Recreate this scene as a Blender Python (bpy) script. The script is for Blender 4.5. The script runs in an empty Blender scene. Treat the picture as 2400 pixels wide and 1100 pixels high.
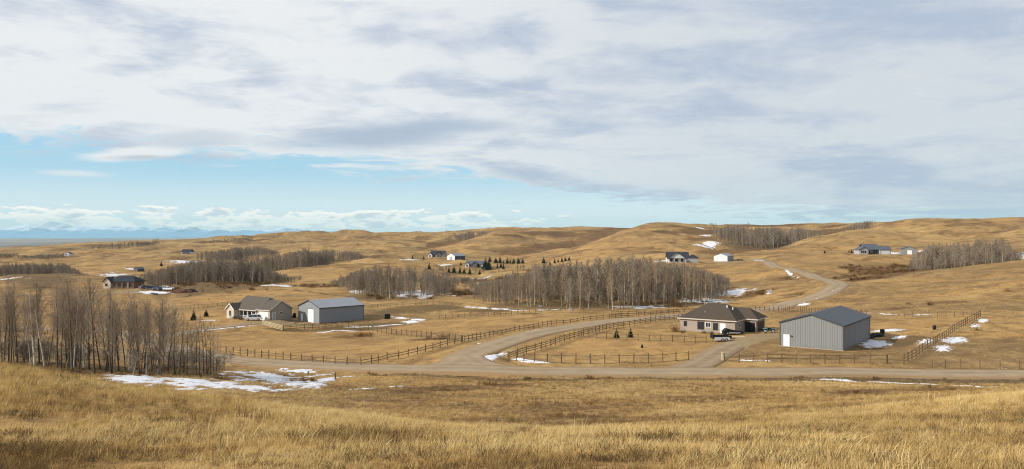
import bpy, math, random
import numpy as np
from mathutils import Vector, Matrix

# ------------------------------------------------------------------ camera, sky, sun, exposure
scene = bpy.context.scene
F = 1884.0                      # focal length in pixels of the 2400 x 1100 photograph (65 degrees across)
CX, CY = 1200.0, 550.0
cam_data = bpy.data.cameras.new("camera")
cam_data.sensor_width = 36.0
cam_data.lens = 36.0 * F / 2400.0
cam_data.clip_start = 0.2
cam_data.clip_end = 200000.0
cam = bpy.data.objects.new("camera", cam_data)
cam.location = (0, 0, 0)
cam.rotation_euler = (math.radians(90), 0, 0)
scene.collection.objects.link(cam)
scene.camera = cam

scene.view_settings.view_transform = 'Standard'
scene.view_settings.look = 'None'
scene.view_settings.exposure = 0.0
scene.view_settings.gamma = 1.0
scene.cycles.max_bounces = 5
scene.cycles.diffuse_bounces = 2
scene.cycles.glossy_bounces = 2
scene.cycles.transmission_bounces = 2
scene.cycles.volume_bounces = 0
scene.cycles.transparent_max_bounces = 4
scene.cycles.use_denoising = True
scene.cycles.filter_width = 1.1
scene.cycles.denoising_prefilter = 'NONE'
scene.cycles.sample_clamp_indirect = 4.0

SUN_AZ = math.atan2(-0.955, -0.30)       # clockwise from +Y, towards the sun
SUN_EL = math.radians(29)
to_sun = Vector((math.sin(SUN_AZ) * math.cos(SUN_EL), math.cos(SUN_AZ) * math.cos(SUN_EL), math.sin(SUN_EL)))


def srgb(r, g, b):
    f = lambda c: (c / 255 / 12.92) if c / 255 <= 0.04045 else ((c / 255 + 0.055) / 1.055) ** 2.4
    return (f(r), f(g), f(b), 1.0)


class NT:
    """small helper to write node trees"""
    def __init__(self, tree):
        self.t = tree
        tree.nodes.clear()

    def new(self, kind, **kw):
        n = self.t.nodes.new(kind)
        for k, v in kw.items():
            setattr(n, k, v)
        return n

    def put(self, sock, v):
        if hasattr(v, 'links') and hasattr(v, 'node'):
            self.t.links.new(v, sock)
        elif v is not None:
            if sock.type == 'RGBA' and not hasattr(v, '__len__'):
                v = (v, v, v, 1)
            elif sock.type == 'RGBA' and len(v) == 3:
                v = (*v, 1)
            elif sock.type == 'VECTOR' and not hasattr(v, '__len__'):
                v = (v, v, v)
            sock.default_value = v

    def m(self, op, a, b=None, c=None, clamp=False):
        n = self.new('ShaderNodeMath', operation=op, use_clamp=clamp)
        self.put(n.inputs[0], a)
        if b is not None: self.put(n.inputs[1], b)
        if c is not None: self.put(n.inputs[2], c)
        return n.outputs[0]

    def vm(self, op, a, b=None):
        n = self.new('ShaderNodeVectorMath', operation=op)
        self.put(n.inputs[0], a)
        if b is not None: self.put(n.inputs[1], b)
        return n.outputs[0]

    def mix(self, f, a, b, blend='MIX'):
        n = self.new('ShaderNodeMix', data_type='RGBA', blend_type=blend, clamp_factor=True)
        self.put(n.inputs[0], f); self.put(n.inputs[6], a); self.put(n.inputs[7], b)
        return n.outputs[2]

    def noise(self, vec, scale, detail=4, rough=0.55, dist=0.0, out=0):
        n = self.new('ShaderNodeTexNoise')
        self.put(n.inputs['Vector'], vec)
        n.inputs['Scale'].default_value = scale
        n.inputs['Detail'].default_value = detail
        n.inputs['Roughness'].default_value = rough
        n.inputs['Distortion'].default_value = dist
        return n.outputs[out]

    def sstep(self, x, lo, hi):
        n = self.new('ShaderNodeMapRange', interpolation_type='SMOOTHSTEP')
        self.put(n.inputs[0], x)
        n.inputs[1].default_value = lo; n.inputs[2].default_value = hi
        n.inputs[3].default_value = 0.0; n.inputs[4].default_value = 1.0
        return n.outputs[0]

    def comb(self, x, y, z=0.0):
        n = self.new('ShaderNodeCombineXYZ')
        self.put(n.inputs[0], x); self.put(n.inputs[1], y); self.put(n.inputs[2], z)
        return n.outputs[0]

    def sep(self, v):
        n = self.new('ShaderNodeSeparateXYZ')
        self.put(n.inputs[0], v)
        return n.outputs

    def attr(self, name, kind='GEOMETRY', out=2):
        n = self.new('ShaderNodeAttribute', attribute_name=name, attribute_type=kind)
        return n.outputs[out]


def build_world():
    w = bpy.data.worlds.new("World")
    scene.world = w
    w.use_nodes = True
    t = NT(w.node_tree)
    geo = t.new('ShaderNodeTexCoord').outputs['Generated']
    d = t.vm('NORMALIZE', geo)
    x, y, z = t.sep(d)
    sky = t.new('ShaderNodeTexSky', sky_type='NISHITA')
    sky.sun_disc = False
    sky.sun_elevation = SUN_EL
    sky.sun_rotation = SUN_AZ
    sky.altitude = 1100
    sky.air_density = 1.0
    sky.dust_density = 0.3
    sky.ozone_density = 1.5
    STR = 0.10
    K = 1.0 / STR                                     # clouds are given as seen brightness, the Background scales by STR
    zc = t.m('MAXIMUM', z, 0.0)
    # clear sky, a little paler than the model (thin high veil)
    clear = t.mix(0.75, sky.outputs[0], (0.42 * K, 0.73 * K, 0.94 * K, 1))
    low = t.sstep(z, 0.085, 0.012)
    clear = t.mix(t.m('MULTIPLY', low, 0.85), clear, (0.92 * K, 0.99 * K, 1.0 * K, 1))
    # the cloud deck: a flat sheet seen in perspective
    inv = t.m('DIVIDE', 1.0, t.m('ADD', zc, 0.10))
    px = t.m('MULTIPLY', x, inv)
    py = t.m('MULTIPLY', y, inv)
    P = t.comb(px, py, 0.0)
    warp = t.noise(P, 0.55, 2, 0.5, out=1)
    Pw = t.vm('ADD', P, t.vm('MULTIPLY', t.vm('SUBTRACT', warp, (0.5, 0.5, 0.5)), (1.3, 1.3, 0)))
    n_big = t.noise(Pw, 0.42, 3, 0.5)
    n_mid = t.noise(Pw, 1.35, 4, 0.56)
    n_fine = t.noise(t.vm('ADD', Pw, (7.3, 2.1, 0)), 3.6, 5, 0.6)
    # sheet edge: straight line in the plan of the deck, beyond it to the far left the sky is clear
    az = t.m('ARCTAN2', x, y)
    el = t.m('ARCSINE', z)
    edge_el = t.m('MINIMUM', t.m('ADD', 0.056, t.m('MULTIPLY', az, -0.115)), 0.092)         # lower towards the right
    edge_el = t.m('MAXIMUM', edge_el, -0.02)
    e = t.m('SUBTRACT', el, edge_el)
    e = t.m('ADD', e, t.m('MULTIPLY', t.m('SUBTRACT', n_mid, 0.5), 0.085))
    e = t.m('ADD', e, t.m('MULTIPLY', t.m('SUBTRACT', n_fine, 0.5), 0.085))
    deck = t.sstep(e, -0.004, 0.022)
    wisps = t.m('MULTIPLY', t.sstep(t.noise(t.vm('ADD', t.comb(t.m('MULTIPLY', az, 4.0), t.m('MULTIPLY', el, 42.0), 0.0), (3.1, 5.2, 0.0)), 1.3, 4, 0.55), 0.56, 0.72), t.sstep(e, -0.075, -0.01))
    deck = t.m('MAXIMUM', deck, t.m('MULTIPLY', wisps, 0.75))
    # thin places where blue shows through the deck
    holes = t.sstep(t.m('ADD', t.m('MULTIPLY', n_mid, 0.6), t.m('MULTIPLY', n_big, 0.4)), 0.57, 0.70)
    # streaks stretched along the horizon
    S = t.comb(t.m('MULTIPLY', az, 3.2), t.m('MULTIPLY', el, 12.0), 0.0)
    Sw = t.vm('ADD', S, t.vm('MULTIPLY', t.vm('SUBTRACT', t.noise(S, 1.3, 3, 0.5, out=1), (0.5, 0.5, 0.5)), (0.7, 0.7, 0)))
    n_str = t.noise(Sw, 1.7, 5, 0.56)
    shade = t.m('ADD', t.m('MULTIPLY', n_str, 0.46), t.m('MULTIPLY', n_big, 0.36))
    shade = t.m('ADD', shade, t.m('ADD', t.m('MULTIPLY', n_mid, 0.24), t.m('MULTIPLY', t.m('SUBTRACT', n_fine, 0.5), 0.20)))
    shade = t.m('ADD', shade, t.m('MULTIPLY', az, 0.030))
    gs = t.sstep(shade, 0.475, 0.63)
    white = t.mix(t.m('MULTIPLY', t.sstep(az, -0.30, 0.35), 0.9), (0.86 * K, 0.875 * K, 0.895 * K, 1), (0.66 * K, 0.70 * K, 0.755 * K, 1))
    grey = (0.47 * K, 0.54 * K, 0.68 * K, 1)
    cloud = t.mix(gs, white, grey)
    cloud = t.mix(t.m('MULTIPLY', t.sstep(n_fine, 0.5, 0.72), 0.28), cloud, (0.88 * K, 0.885 * K, 0.89 * K, 1))

    # single clouds: (azimuth px, elevation py, half width px, half height px)
    def lens(ax, ay, hw, hh, tilt=0.0, soft=0.55):
        a0 = math.atan((ax - CX) / F); e0 = math.atan((CY - ay) / F)
        nd = t.m('MULTIPLY', t.m('SUBTRACT', n_str, 0.5), 2.2)
        da = t.m('SUBTRACT', az, a0); de = t.m('SUBTRACT', el, e0)
        de = t.m('SUBTRACT', de, t.m('MULTIPLY', da, tilt))
        q = t.m('ADD', t.m('POWER', t.m('ABSOLUTE', t.m('DIVIDE', da, hw / F)), 2.0),
                t.m('POWER', t.m('ABSOLUTE', t.m('DIVIDE', de, hh / F)), 2.0))
        q = t.m('ADD', t.m('SQRT', q), nd)
        return t.sstep(q, 1.0 + soft, 1.0 - soft)
    darkc = (0.42 * K, 0.50 * K, 0.635 * K, 1)
    col = t.mix(deck, clear, cloud)
    col = t.mix(t.m('MULTIPLY', t.m('MULTIPLY', holes, deck), 0.40), col, (0.46 * K, 0.57 * K, 0.80 * K, 1))
    col = t.mix(t.m('MULTIPLY', lens(880, 322, 190, 26, 0.08), 0.85), col, darkc)
    col = t.mix(t.m('MULTIPLY', lens(1060, 296, 130, 14, 0.0), 0.6), col, darkc)
    col = t.mix(t.m('MULTIPLY', lens(330, 378, 130, 20, 0.09, 0.25), 0.97), col, (0.90 * K, 0.90 * K, 0.91 * K, 1))
    col = t.mix(t.m('MULTIPLY', lens(335, 386, 75, 7, 0.05, 0.5), 0.8), col, (0.50 * K, 0.54 * K, 0.62 * K, 1))
    col = t.mix(t.m('MULTIPLY', lens(450, 345, 90, 20, 0.10, 0.5), 0.7), col, (0.60 * K, 0.64 * K, 0.72 * K, 1))
    col = t.mix(t.m('MULTIPLY', lens(170, 424, 60, 6, 0.0, 0.6), 0.8), col, (0.80 * K, 0.85 * K, 0.88 * K, 1))
    # low heaps of cloud standing along the horizon
    Cq = t.comb(t.m('MULTIPLY', az, 30.0), t.m('MULTIPLY', el, 110.0), 3.7)
    n_cu = t.noise(Cq, 1.0, 4, 0.58)
    band = t.m('MULTIPLY', t.sstep(el, 0.004, 0.012), t.sstep(el, 0.038, 0.020))
    band = t.m('MULTIPLY', band, t.sstep(az, 0.14, -0.10))
    cu = t.sstep(t.m('ADD', n_cu, t.m('MULTIPLY', band, 0.22)), 0.63, 0.675)
    cu = t.m('MULTIPLY', cu, t.sstep(band, 0.05, 0.3))
    cshade = t.sstep(t.noise(t.vm('ADD', Cq, (0.0, 0.35, 0.0)), 1.0, 4, 0.6), 0.50, 0.66)
    cu_col = t.mix(cshade, (1.35 * K, 1.25 * K, 1.12 * K, 1), (0.70 * K, 0.74 * K, 0.80 * K, 1))
    col = t.mix(t.m('MULTIPLY', cu, 0.95), col, cu_col)
    bg = t.new('ShaderNodeBackground')
    t.put(bg.inputs[0], col)
    bg.inputs[1].default_value = STR
    w.cycles.sampling_method = 'MANUAL'
    w.cycles.sample_map_resolution = 256
    out = t.new('ShaderNodeOutputWorld')
    t.t.links.new(bg.outputs[0], out.inputs[0])


build_world()

sun_data = bpy.data.lights.new("sun", 'SUN')
sun_data.energy = 5.0
sun_data.angle = math.radians(1.2)
sun_data.color = (1.0, 0.94, 0.85)
sun = bpy.data.objects.new("sun", sun_data)
sun.rotation_euler = (-to_sun).to_track_quat('-Z', 'Y').to_euler()
sun.location = (-60, -30, 60)
scene.collection.objects.link(sun)

# ------------------------------------------------------------------ helpers
COL = scene.collection
rng = np.random.default_rng(7)
random.seed(7)


def hash2(ix, iy, seed):
    h = (ix.astype(np.int64) * 374761393 + iy.astype(np.int64) * 668265263 + seed * 974634777) & 0xFFFFFFFF
    h = ((h ^ (h >> 13)) * 1274126177) & 0xFFFFFFFF
    return ((h ^ (h >> 16)) & 0xFFFF) / 65535.0


def vnoise(x, y, seed=0):
    xi = np.floor(x); yi = np.floor(y)
    fx = x - xi; fy = y - yi
    fx = fx * fx * fx * (fx * (fx * 6 - 15) + 10); fy = fy * fy * fy * (fy * (fy * 6 - 15) + 10)
    a = hash2(xi, yi, seed); b = hash2(xi + 1, yi, seed)
    c = hash2(xi, yi + 1, seed); d = hash2(xi + 1, yi + 1, seed)
    return (a + (b - a) * fx) * (1 - fy) + (c + (d - c) * fx) * fy


def fbm(x, y, oct=4, seed=0, gain=0.5):
    s = 0.0; amp = 1.0; tot = 0.0
    for i in range(oct):
        s = s + amp * vnoise(x * (2.03 ** i) + 17.3 * i, y * (2.03 ** i) - 9.1 * i, seed + i * 31)
        tot += amp; amp *= gain
    return s / tot - 0.5


def prop(o, label=None, cat=None, group=None, kind=None):
    if label: o["label"] = label
    if cat: o["category"] = cat
    if group: o["group"] = group
    if kind: o["kind"] = kind
    return o


def empty(name, loc, rz=0.0):
    o = bpy.data.objects.new(name, None)
    o.location = loc
    o.rotation_euler = (0, 0, rz)
    o.empty_display_size = 0.5
    COL.objects.link(o)
    return o


class MB:
    """collects faces of one mesh"""
    def __init__(self):
        self.v = []; self.f = []; self.mi = []

    def face(self, pts, mi=0):
        n = len(self.v)
        self.v += [tuple(p) for p in pts]
        self.f.append(tuple(range(n, n + len(pts)))); self.mi.append(mi)

    def box(self, x0, x1, y0, y1, z0, z1, mi=0):
        n = len(self.v)
        self.v += [(x0, y0, z0), (x1, y0, z0), (x1, y1, z0), (x0, y1, z0), (x0, y0, z1), (x1, y0, z1), (x1, y1, z1), (x0, y1, z1)]
        for q in ((0, 3, 2, 1), (4, 5, 6, 7), (0, 1, 5, 4), (1, 2, 6, 5), (2, 3, 7, 6), (3, 0, 4, 7)):
            self.f.append(tuple(n + i for i in q)); self.mi.append(mi)

    def prism(self, poly, axis, lo, hi, mi=0):
        """poly: 2D outline; axis: the direction of extrusion ('x','y','z')"""
        n = len(self.v); k = len(poly)
        for c in (lo, hi):
            for (a, b) in poly:
                self.v.append({'x': (c, a, b), 'y': (a, c, b), 'z': (a, b, c)}[axis])
        self.f.append(tuple(range(n, n + k))); self.mi.append(mi)
        self.f.append(tuple(range(n + 2 * k - 1, n + k - 1, -1))); self.mi.append(mi)
        for i in range(k):
            j = (i + 1) % k
            self.f.append((n + i, n + j, n + k + j, n + k + i)); self.mi.append(mi)

    def tube(self, pts, rad, sides=6, cap=True, mi=0):
        pts = [Vector(p) for p in pts]
        n0 = len(self.v)
        for i, p in enumerate(pts):
            dr = (pts[min(i + 1, len(pts) - 1)] - pts[max(i - 1, 0)]).normalized()
            up = Vector((0, 0, 1)) if abs(dr.z) < 0.9 else Vector((1, 0, 0))
            s = dr.cross(up).normalized(); u = s.cross(dr)
            for k in range(sides):
                a = 2 * math.pi * k / sides
                self.v.append(tuple(p + (s * math.cos(a) + u * math.sin(a)) * rad[i]))
        for i in range(len(pts) - 1):
            for k in range(sides):
                a = n0 + i * sides + k; b = n0 + i * sides + (k + 1) % sides
                self.f.append((a, b, b + sides, a + sides)); self.mi.append(mi)
        if cap:
            self.f.append(tuple(n0 + k for k in range(sides - 1, -1, -1))); self.mi.append(mi)
            e = n0 + (len(pts) - 1) * sides
            self.f.append(tuple(e + k for k in range(sides))); self.mi.append(mi)

    def mesh(self, name, mats, smooth=False):
        me = bpy.data.meshes.new(name)
        me.from_pydata(self.v, [], self.f)
        for m in (mats if isinstance(mats, (list, tuple)) else [mats]):
            me.materials.append(m)
        if any(self.mi):
            me.polygons.foreach_set('material_index', self.mi)
        me.validate()
        import bmesh
        bm = bmesh.new(); bm.from_mesh(me)
        bmesh.ops.recalc_face_normals(bm, faces=bm.faces)
        bm.to_mesh(me); bm.free()
        if smooth:
            me.polygons.foreach_set('use_smooth', [True] * len(me.polygons))
        me.update()
        return me

    def build(self, name, mats, parent=None, smooth=False):
        return link(name, self.mesh(name, mats, smooth), parent)


def link(name, me, parent=None):
    o = bpy.data.objects.new(name, me)
    COL.objects.link(o)
    if parent is not None:
        o.parent = parent
    return o


def np_mesh(name, v, q, mats, smooth=True):
    """mesh from numpy arrays (quads or triangles)"""
    me = bpy.data.meshes.new(name)
    k = q.shape[1]
    me.vertices.add(len(v)); me.vertices.foreach_set('co', np.ascontiguousarray(v, dtype=np.float32).ravel())
    me.loops.add(q.size); me.loops.foreach_set('vertex_index', np.ascontiguousarray(q, dtype=np.int32).ravel())
    me.polygons.add(len(q)); me.polygons.foreach_set('loop_start', np.arange(0, q.size, k, dtype=np.int32))
    me.polygons.foreach_set('use_smooth', np.full(len(q), smooth))
    for m in (mats if isinstance(mats, (list, tuple)) else [mats]):
        me.materials.append(m)
    me.update(calc_edges=True)
    return me


def set_attr(me, name, arr, kind='FLOAT'):
    a = me.attributes.new(name, kind, 'POINT')
    if kind == 'FLOAT_VECTOR':
        a.data.foreach_set('vector', np.ascontiguousarray(arr, dtype=np.float32).ravel())
    elif kind == 'INT':
        a.data.foreach_set('value', np.ascontiguousarray(arr, dtype=np.int32))
    else:
        a.data.foreach_set('value', np.ascontiguousarray(arr, dtype=np.float32))

# ------------------------------------------------------------------ materials
def material(name):
    m = bpy.data.materials.new(name)
    m.use_nodes = True
    return m, NT(m.node_tree)


def finish(t, col, rough=0.9, bump=None, bstr=0.3, bdist=0.05, spec=0.2, metal=0.0):
    b = t.new('ShaderNodeBsdfPrincipled')
    t.put(b.inputs['Base Color'], col)
    t.put(b.inputs['Roughness'], rough)
    t.put(b.inputs['Metallic'], metal)
    b.inputs['Specular IOR Level'].default_value = spec
    if bump is not None:
        bn = t.new('ShaderNodeBump')
        bn.inputs['Strength'].default_value = bstr
        bn.inputs['Distance'].default_value = bdist
        t.put(bn.inputs['Height'], bump)
        t.t.links.new(bn.outputs[0], b.inputs['Normal'])
    o = t.new('ShaderNodeOutputMaterial')
    t.t.links.new(b.outputs[0], o.inputs[0])


def plain(name, col, var=0.12, scale=2.0, rough=0.8, spec=0.2, metal=0.0, obj_var=0.0):
    """one paint or surface with slight uneven wear"""
    m, t = material(name)
    p = t.new('ShaderNodeTexCoord').outputs['Object']
    n = t.noise(p, scale, 5, 0.6)
    f = t.m('ADD', 1.0 - var, t.m('MULTIPLY', n, 2 * var))
    if obj_var:
        r = t.new('ShaderNodeObjectInfo').outputs['Random']
        f = t.m('MULTIPLY', f, t.m('ADD', 1 - obj_var, t.m('MULTIPLY', r, 2 * obj_var)))
    c = t.vm('MULTIPLY', col[:3], t.comb(f, f, f))
    finish(t, c, rough, spec=spec, metal=metal, bump=n, bstr=0.1, bdist=0.01)
    return m


def m_ground():
    m, t = material("dry_prairie")
    P = t.new('ShaderNodeNewGeometry').outputs['Position']
    x, y, z = t.sep(P)
    dist = t.vm('LENGTH', P)
    n = t.new('ShaderNodeVectorMath', operation='LENGTH'); t.put(n.inputs[0], P)
    dist = n.outputs['Value']
    P2 = t.comb(x, y, 0.0)
    fine = t.noise(P2, 3.2, 6, 0.65)
    tuft = t.noise(P2, 0.75, 5, 0.62, 0.4)
    mid = t.noise(P2, 0.11, 5, 0.58, 0.6)
    clump = t.noise(P2, 0.30, 4, 0.6, 0.5)
    big = t.noise(P2, 0.022, 5, 0.55, 0.8)
    huge = t.noise(P2, 0.0045, 5, 0.55, 0.8)
    near = t.m('SUBTRACT', 1.0, t.m('MULTIPLY', t.sstep(dist, 180, 650), 0.72))
    gold = srgb(188, 149, 101); straw = srgb(200, 166, 118); dull = srgb(158, 127, 92); brown = srgb(126, 98, 73)
    c = t.mix(t.sstep(big, 0.38, 0.62), gold, dull)
    c = t.mix(t.m('MULTIPLY', t.sstep(huge, 0.45, 0.62), 0.55), c, straw)
    c = t.mix(t.m('MULTIPLY', t.sstep(mid, 0.49, 0.66), 0.70), c, brown)
    scrub = t.noise(t.vm('ADD', t.comb(t.m('MULTIPLY', x, 0.7), y, 0.0), (311.0, 77.0, 0.0)), 0.013, 6, 0.62, 1.0)
    c = t.mix(t.m('MULTIPLY', t.sstep(scrub, 0.50, 0.60), 0.60), c, srgb(140, 114, 84))
    c = t.mix(t.m('MULTIPLY', t.sstep(scrub, 0.42, 0.34), 0.45), c, srgb(206, 176, 124))
    c = t.mix(t.m('MULTIPLY', t.sstep(mid, 0.46, 0.30), 0.45), c, straw)
    c = t.mix(t.m('MULTIPLY', t.sstep(clump, 0.50, 0.66), t.m('MULTIPLY', near, 0.55)), c, srgb(122, 95, 68))
    c = t.mix(t.m('MULTIPLY', t.sstep(clump, 0.46, 0.32), t.m('MULTIPLY', near, 0.40)), c, srgb(206, 174, 124))
    c = t.mix(t.m('MULTIPLY', t.sstep(tuft, 0.52, 0.70), t.m('MULTIPLY', near, 0.6)), c, srgb(114, 89, 63))
    c = t.mix(t.m('MULTIPLY', t.sstep(fine, 0.50, 0.75), t.m('MULTIPLY', near, 0.35)), c, srgb(112, 88, 62))
    # fields mown or grazed short: even and paler
    short = t.attr('short')
    lawn = t.mix(t.sstep(mid, 0.35, 0.65), srgb(197, 157, 108), srgb(176, 138, 96))
    lawn = t.mix(t.m('MULTIPLY', t.sstep(tuft, 0.50, 0.72), 0.45), lawn, srgb(142, 108, 74))
    lawn = t.mix(t.m('MULTIPLY', t.sstep(clump, 0.52, 0.70), 0.40), lawn, srgb(140, 108, 76))
    c = t.mix(t.m('MULTIPLY', short, 0.72), c, lawn)
    edge = t.m('MULTIPLY', t.m('SUBTRACT', t.m('ADD', t.m('MULTIPLY', tuft, 0.5), t.m('MULTIPLY', mid, 0.5)), 0.5), 1.6)
    # low brush: brown and red-brown
    brush = t.sstep(t.m('ADD', t.attr('brush'), edge), 0.35, 0.75)
    bc = t.mix(t.sstep(tuft, 0.42, 0.60), srgb(92, 66, 48), srgb(134, 101, 72))
    c = t.mix(t.m('MULTIPLY', brush, 0.85), c, bc)
    litter = t.sstep(t.m('ADD', t.attr('litter'), edge), 0.35, 0.75)
    c = t.mix(t.m('MULTIPLY', litter, 0.85), c, t.mix(t.sstep(tuft, 0.4, 0.62), srgb(98, 80, 62), srgb(132, 110, 86)))
    # scattered shrub patches on the hills, drawn out along the slopes
    sp = t.noise(t.comb(t.m('MULTIPLY', x, 0.010), t.m('MULTIPLY', y, 0.016), 0.0), 1.0, 6, 0.66, 0.8)
    sp = t.m('MULTIPLY', t.sstep(sp, 0.53, 0.64), t.sstep(dist, 280, 620))
    c = t.mix(t.m('MULTIPLY', sp, 0.62), c, t.mix(t.sstep(tuft, 0.42, 0.60), srgb(94, 68, 52), srgb(128, 96, 70)))
    sp2 = t.noise(t.comb(t.m('MULTIPLY', x, 0.045), t.m('MULTIPLY', y, 0.07), 4.0), 1.0, 5, 0.62, 0.5)
    c = t.mix(t.m('MULTIPLY', t.m('MULTIPLY', t.sstep(sp2, 0.58, 0.68), t.sstep(dist, 120, 300)), 0.55), c, srgb(98, 73, 54))
    # trodden dirt and gravel yards
    dirt = t.sstep(t.m('ADD', t.attr('dirt'), t.m('MULTIPLY', edge, 0.7)), 0.35, 0.65)
    c = t.mix(t.m('MULTIPLY', dirt, 0.92), c, t.mix(fine, srgb(150, 128, 102), srgb(172, 152, 124)))
    mud_shade = t.sstep(t.m('ADD', t.attr('mud_shade'), t.m('MULTIPLY', edge, 0.7)), 0.35, 0.7)  # muddy ground, plus the shop shadow painted into it
    c = t.mix(t.m('MULTIPLY', mud_shade, 0.85), c, t.mix(fine, srgb(98, 80, 58), srgb(122, 100, 72)))
    # the plain far out: fields and dark woods in strips, haze mixed into their grey-purple
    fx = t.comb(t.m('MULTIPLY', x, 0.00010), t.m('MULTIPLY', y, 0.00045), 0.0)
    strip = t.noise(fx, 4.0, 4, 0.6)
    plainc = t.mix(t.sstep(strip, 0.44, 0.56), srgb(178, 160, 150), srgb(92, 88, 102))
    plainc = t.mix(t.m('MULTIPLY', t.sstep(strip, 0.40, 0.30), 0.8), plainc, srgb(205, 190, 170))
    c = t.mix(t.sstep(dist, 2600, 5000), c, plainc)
    h = t.m('ADD', t.m('MULTIPLY', tuft, 0.6), t.m('MULTIPLY', fine, 0.25))
    h = t.m('ADD', h, t.m('MULTIPLY', mid, 2.0))
    c = t.vm('MULTIPLY', c, (0.74, 0.745, 0.645))
    finish(t, c, 0.95, bump=h, bstr=0.55, bdist=0.5, spec=0.05)
    return m


def m_gravel(name, a, b):
    m, t = material(name)
    P = t.new('ShaderNodeNewGeometry').outputs['Position']
    u = t.attr('across')
    n1 = t.noise(P, 0.35, 5, 0.6); n2 = t.noise(P, 5.0, 4, 0.6)
    c = t.mix(t.sstep(n1, 0.3, 0.7), a, b)
    c = t.mix(t.m('MULTIPLY', t.sstep(n2, 0.5, 0.75), 0.35), c, srgb(118, 102, 84))
    # wheel tracks are packed and paler, the loose stone between and at the edges darker
    tr = t.m('ABSOLUTE', t.m('SUBTRACT', t.m('ABSOLUTE', u), 0.42))
    wob = t.m('MULTIPLY', t.m('SUBTRACT', t.noise(P, 0.08, 3, 0.5), 0.5), 0.25)
    tr = t.sstep(t.m('ADD', tr, wob), 0.26, 0.05)
    c = t.mix(t.m('MULTIPLY', tr, 0.42), c, srgb(160, 141, 112))
    ctr = t.sstep(t.m('ADD', t.m('ABSOLUTE', u), wob), 0.20, 0.02)
    c = t.mix(t.m('MULTIPLY', ctr, 0.18), c, srgb(128, 108, 82))
    ed = t.sstep(t.m('ADD', t.m('ABSOLUTE', u), t.m('MULTIPLY', t.m('SUBTRACT', n1, 0.5), 0.9)), 0.72, 0.98)
    c = t.mix(t.m('MULTIPLY', ed, 0.85), c, srgb(140, 112, 78))
    finish(t, c, 0.95, bump=n2, bstr=0.3, bdist=0.05, spec=0.05)
    return m


def m_snow():
    m, t = material("old_snow")
    P = t.new('ShaderNodeNewGeometry').outputs['Position']
    n = t.noise(P, 1.2, 6, 0.65)
    c = t.mix(t.sstep(n, 0.35, 0.7), (0.70, 0.72, 0.76, 1), (0.52, 0.52, 0.54, 1))
    c = t.mix(t.m('MULTIPLY', t.sstep(t.noise(P, 4.0, 4, 0.6), 0.60, 0.72), 0.6), c, srgb(150, 125, 95))
    d = t.m('ADD', t.attr('depth'), t.m('MULTIPLY', t.m('SUBTRACT', t.noise(P, 2.2, 5, 0.65), 0.5), 1.1))
    c = t.mix(t.sstep(d, 0.36, 0.10), c, t.mix(n, srgb(124, 99, 70), srgb(158, 130, 94)))
    finish(t, c, 0.85, bump=n, bstr=0.4, bdist=0.1, spec=0.2)
    return m


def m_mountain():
    m, t = material("hazy_snowy_rock")
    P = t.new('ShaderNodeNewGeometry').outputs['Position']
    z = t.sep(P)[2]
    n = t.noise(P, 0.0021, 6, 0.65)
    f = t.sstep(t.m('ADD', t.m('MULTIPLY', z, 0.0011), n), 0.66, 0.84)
    c = t.mix(f, srgb(104, 146, 190), srgb(222, 232, 242))  # rock colour carries the blue of the distant haze
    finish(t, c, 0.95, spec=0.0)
    return m


def m_bark(name, dark, pale, lo, hi, speck):
    m, t = material(name)
    oc = t.new('ShaderNodeTexCoord').outputs['Object']
    r = t.new('ShaderNodeObjectInfo').outputs['Random']
    x, y, z = t.sep(oc)
    sc = t.noise(t.comb(t.m('MULTIPLY', x, 3.0), t.m('MULTIPLY', y, 3.0), t.m('ADD', t.m('MULTIPLY', z, 1.6), t.m('MULTIPLY', r, 50.0))), 1.6, 5, 0.65)
    c = t.mix(t.sstep(r, lo, hi), dark, pale)
    c = t.mix(t.m('MULTIPLY', t.sstep(sc, 0.50, 0.66), speck), c, srgb(52, 44, 38))
    finish(t, c, 0.9, spec=0.1)
    return m


def m_twig(name, a, b):
    m, t = material(name)
    r = t.new('ShaderNodeObjectInfo').outputs['Random']
    c = t.mix(r, a, b)
    finish(t, c, 0.9, spec=0.05)
    return m


def m_leafy(name, cols, tone=True):
    """grass, brush: one colour per tuft, steered by the tuft's own tone"""
    m, t = material(name)
    r = t.new('ShaderNodeObjectInfo').outputs['Random']
    tone = t.attr('tone', 'INSTANCER')
    f = t.m('ADD', tone, t.m('MULTIPLY', t.m('SUBTRACT', r, 0.5), 0.85), clamp=True)
    cols = [(c[0] * 0.80, c[1] * 0.78, c[2] * 0.66, 1) for c in cols]
    ramp = t.new('ShaderNodeValToRGB')
    t.put(ramp.inputs[0], f)
    el = ramp.color_ramp.elements
    el[0].position = 0.0; el[0].color = cols[0]
    el[1].position = 1.0; el[1].color = cols[-1]
    for i, c in enumerate(cols[1:-1]):
        e = el.new((i + 1) / (len(cols) - 1)); e.color = c
    d = t.new('ShaderNodeBsdfDiffuse'); t.t.links.new(ramp.outputs[0], d.inputs[0])
    tr = t.new('ShaderNodeBsdfTranslucent'); t.t.links.new(ramp.outputs[0], tr.inputs[0])
    mx = t.new('ShaderNodeMixShader'); mx.inputs[0].default_value = 0.30
    t.t.links.new(d.outputs[0], mx.inputs[1]); t.t.links.new(tr.outputs[0], mx.inputs[2])
    o = t.new('ShaderNodeOutputMaterial'); t.t.links.new(mx.outputs[0], o.inputs[0])
    return m


def m_glass(name="window_glass"):
    m, t = material(name)
    finish(t, (0.02, 0.024, 0.03, 1), 0.08, spec=0.6)
    return m


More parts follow.
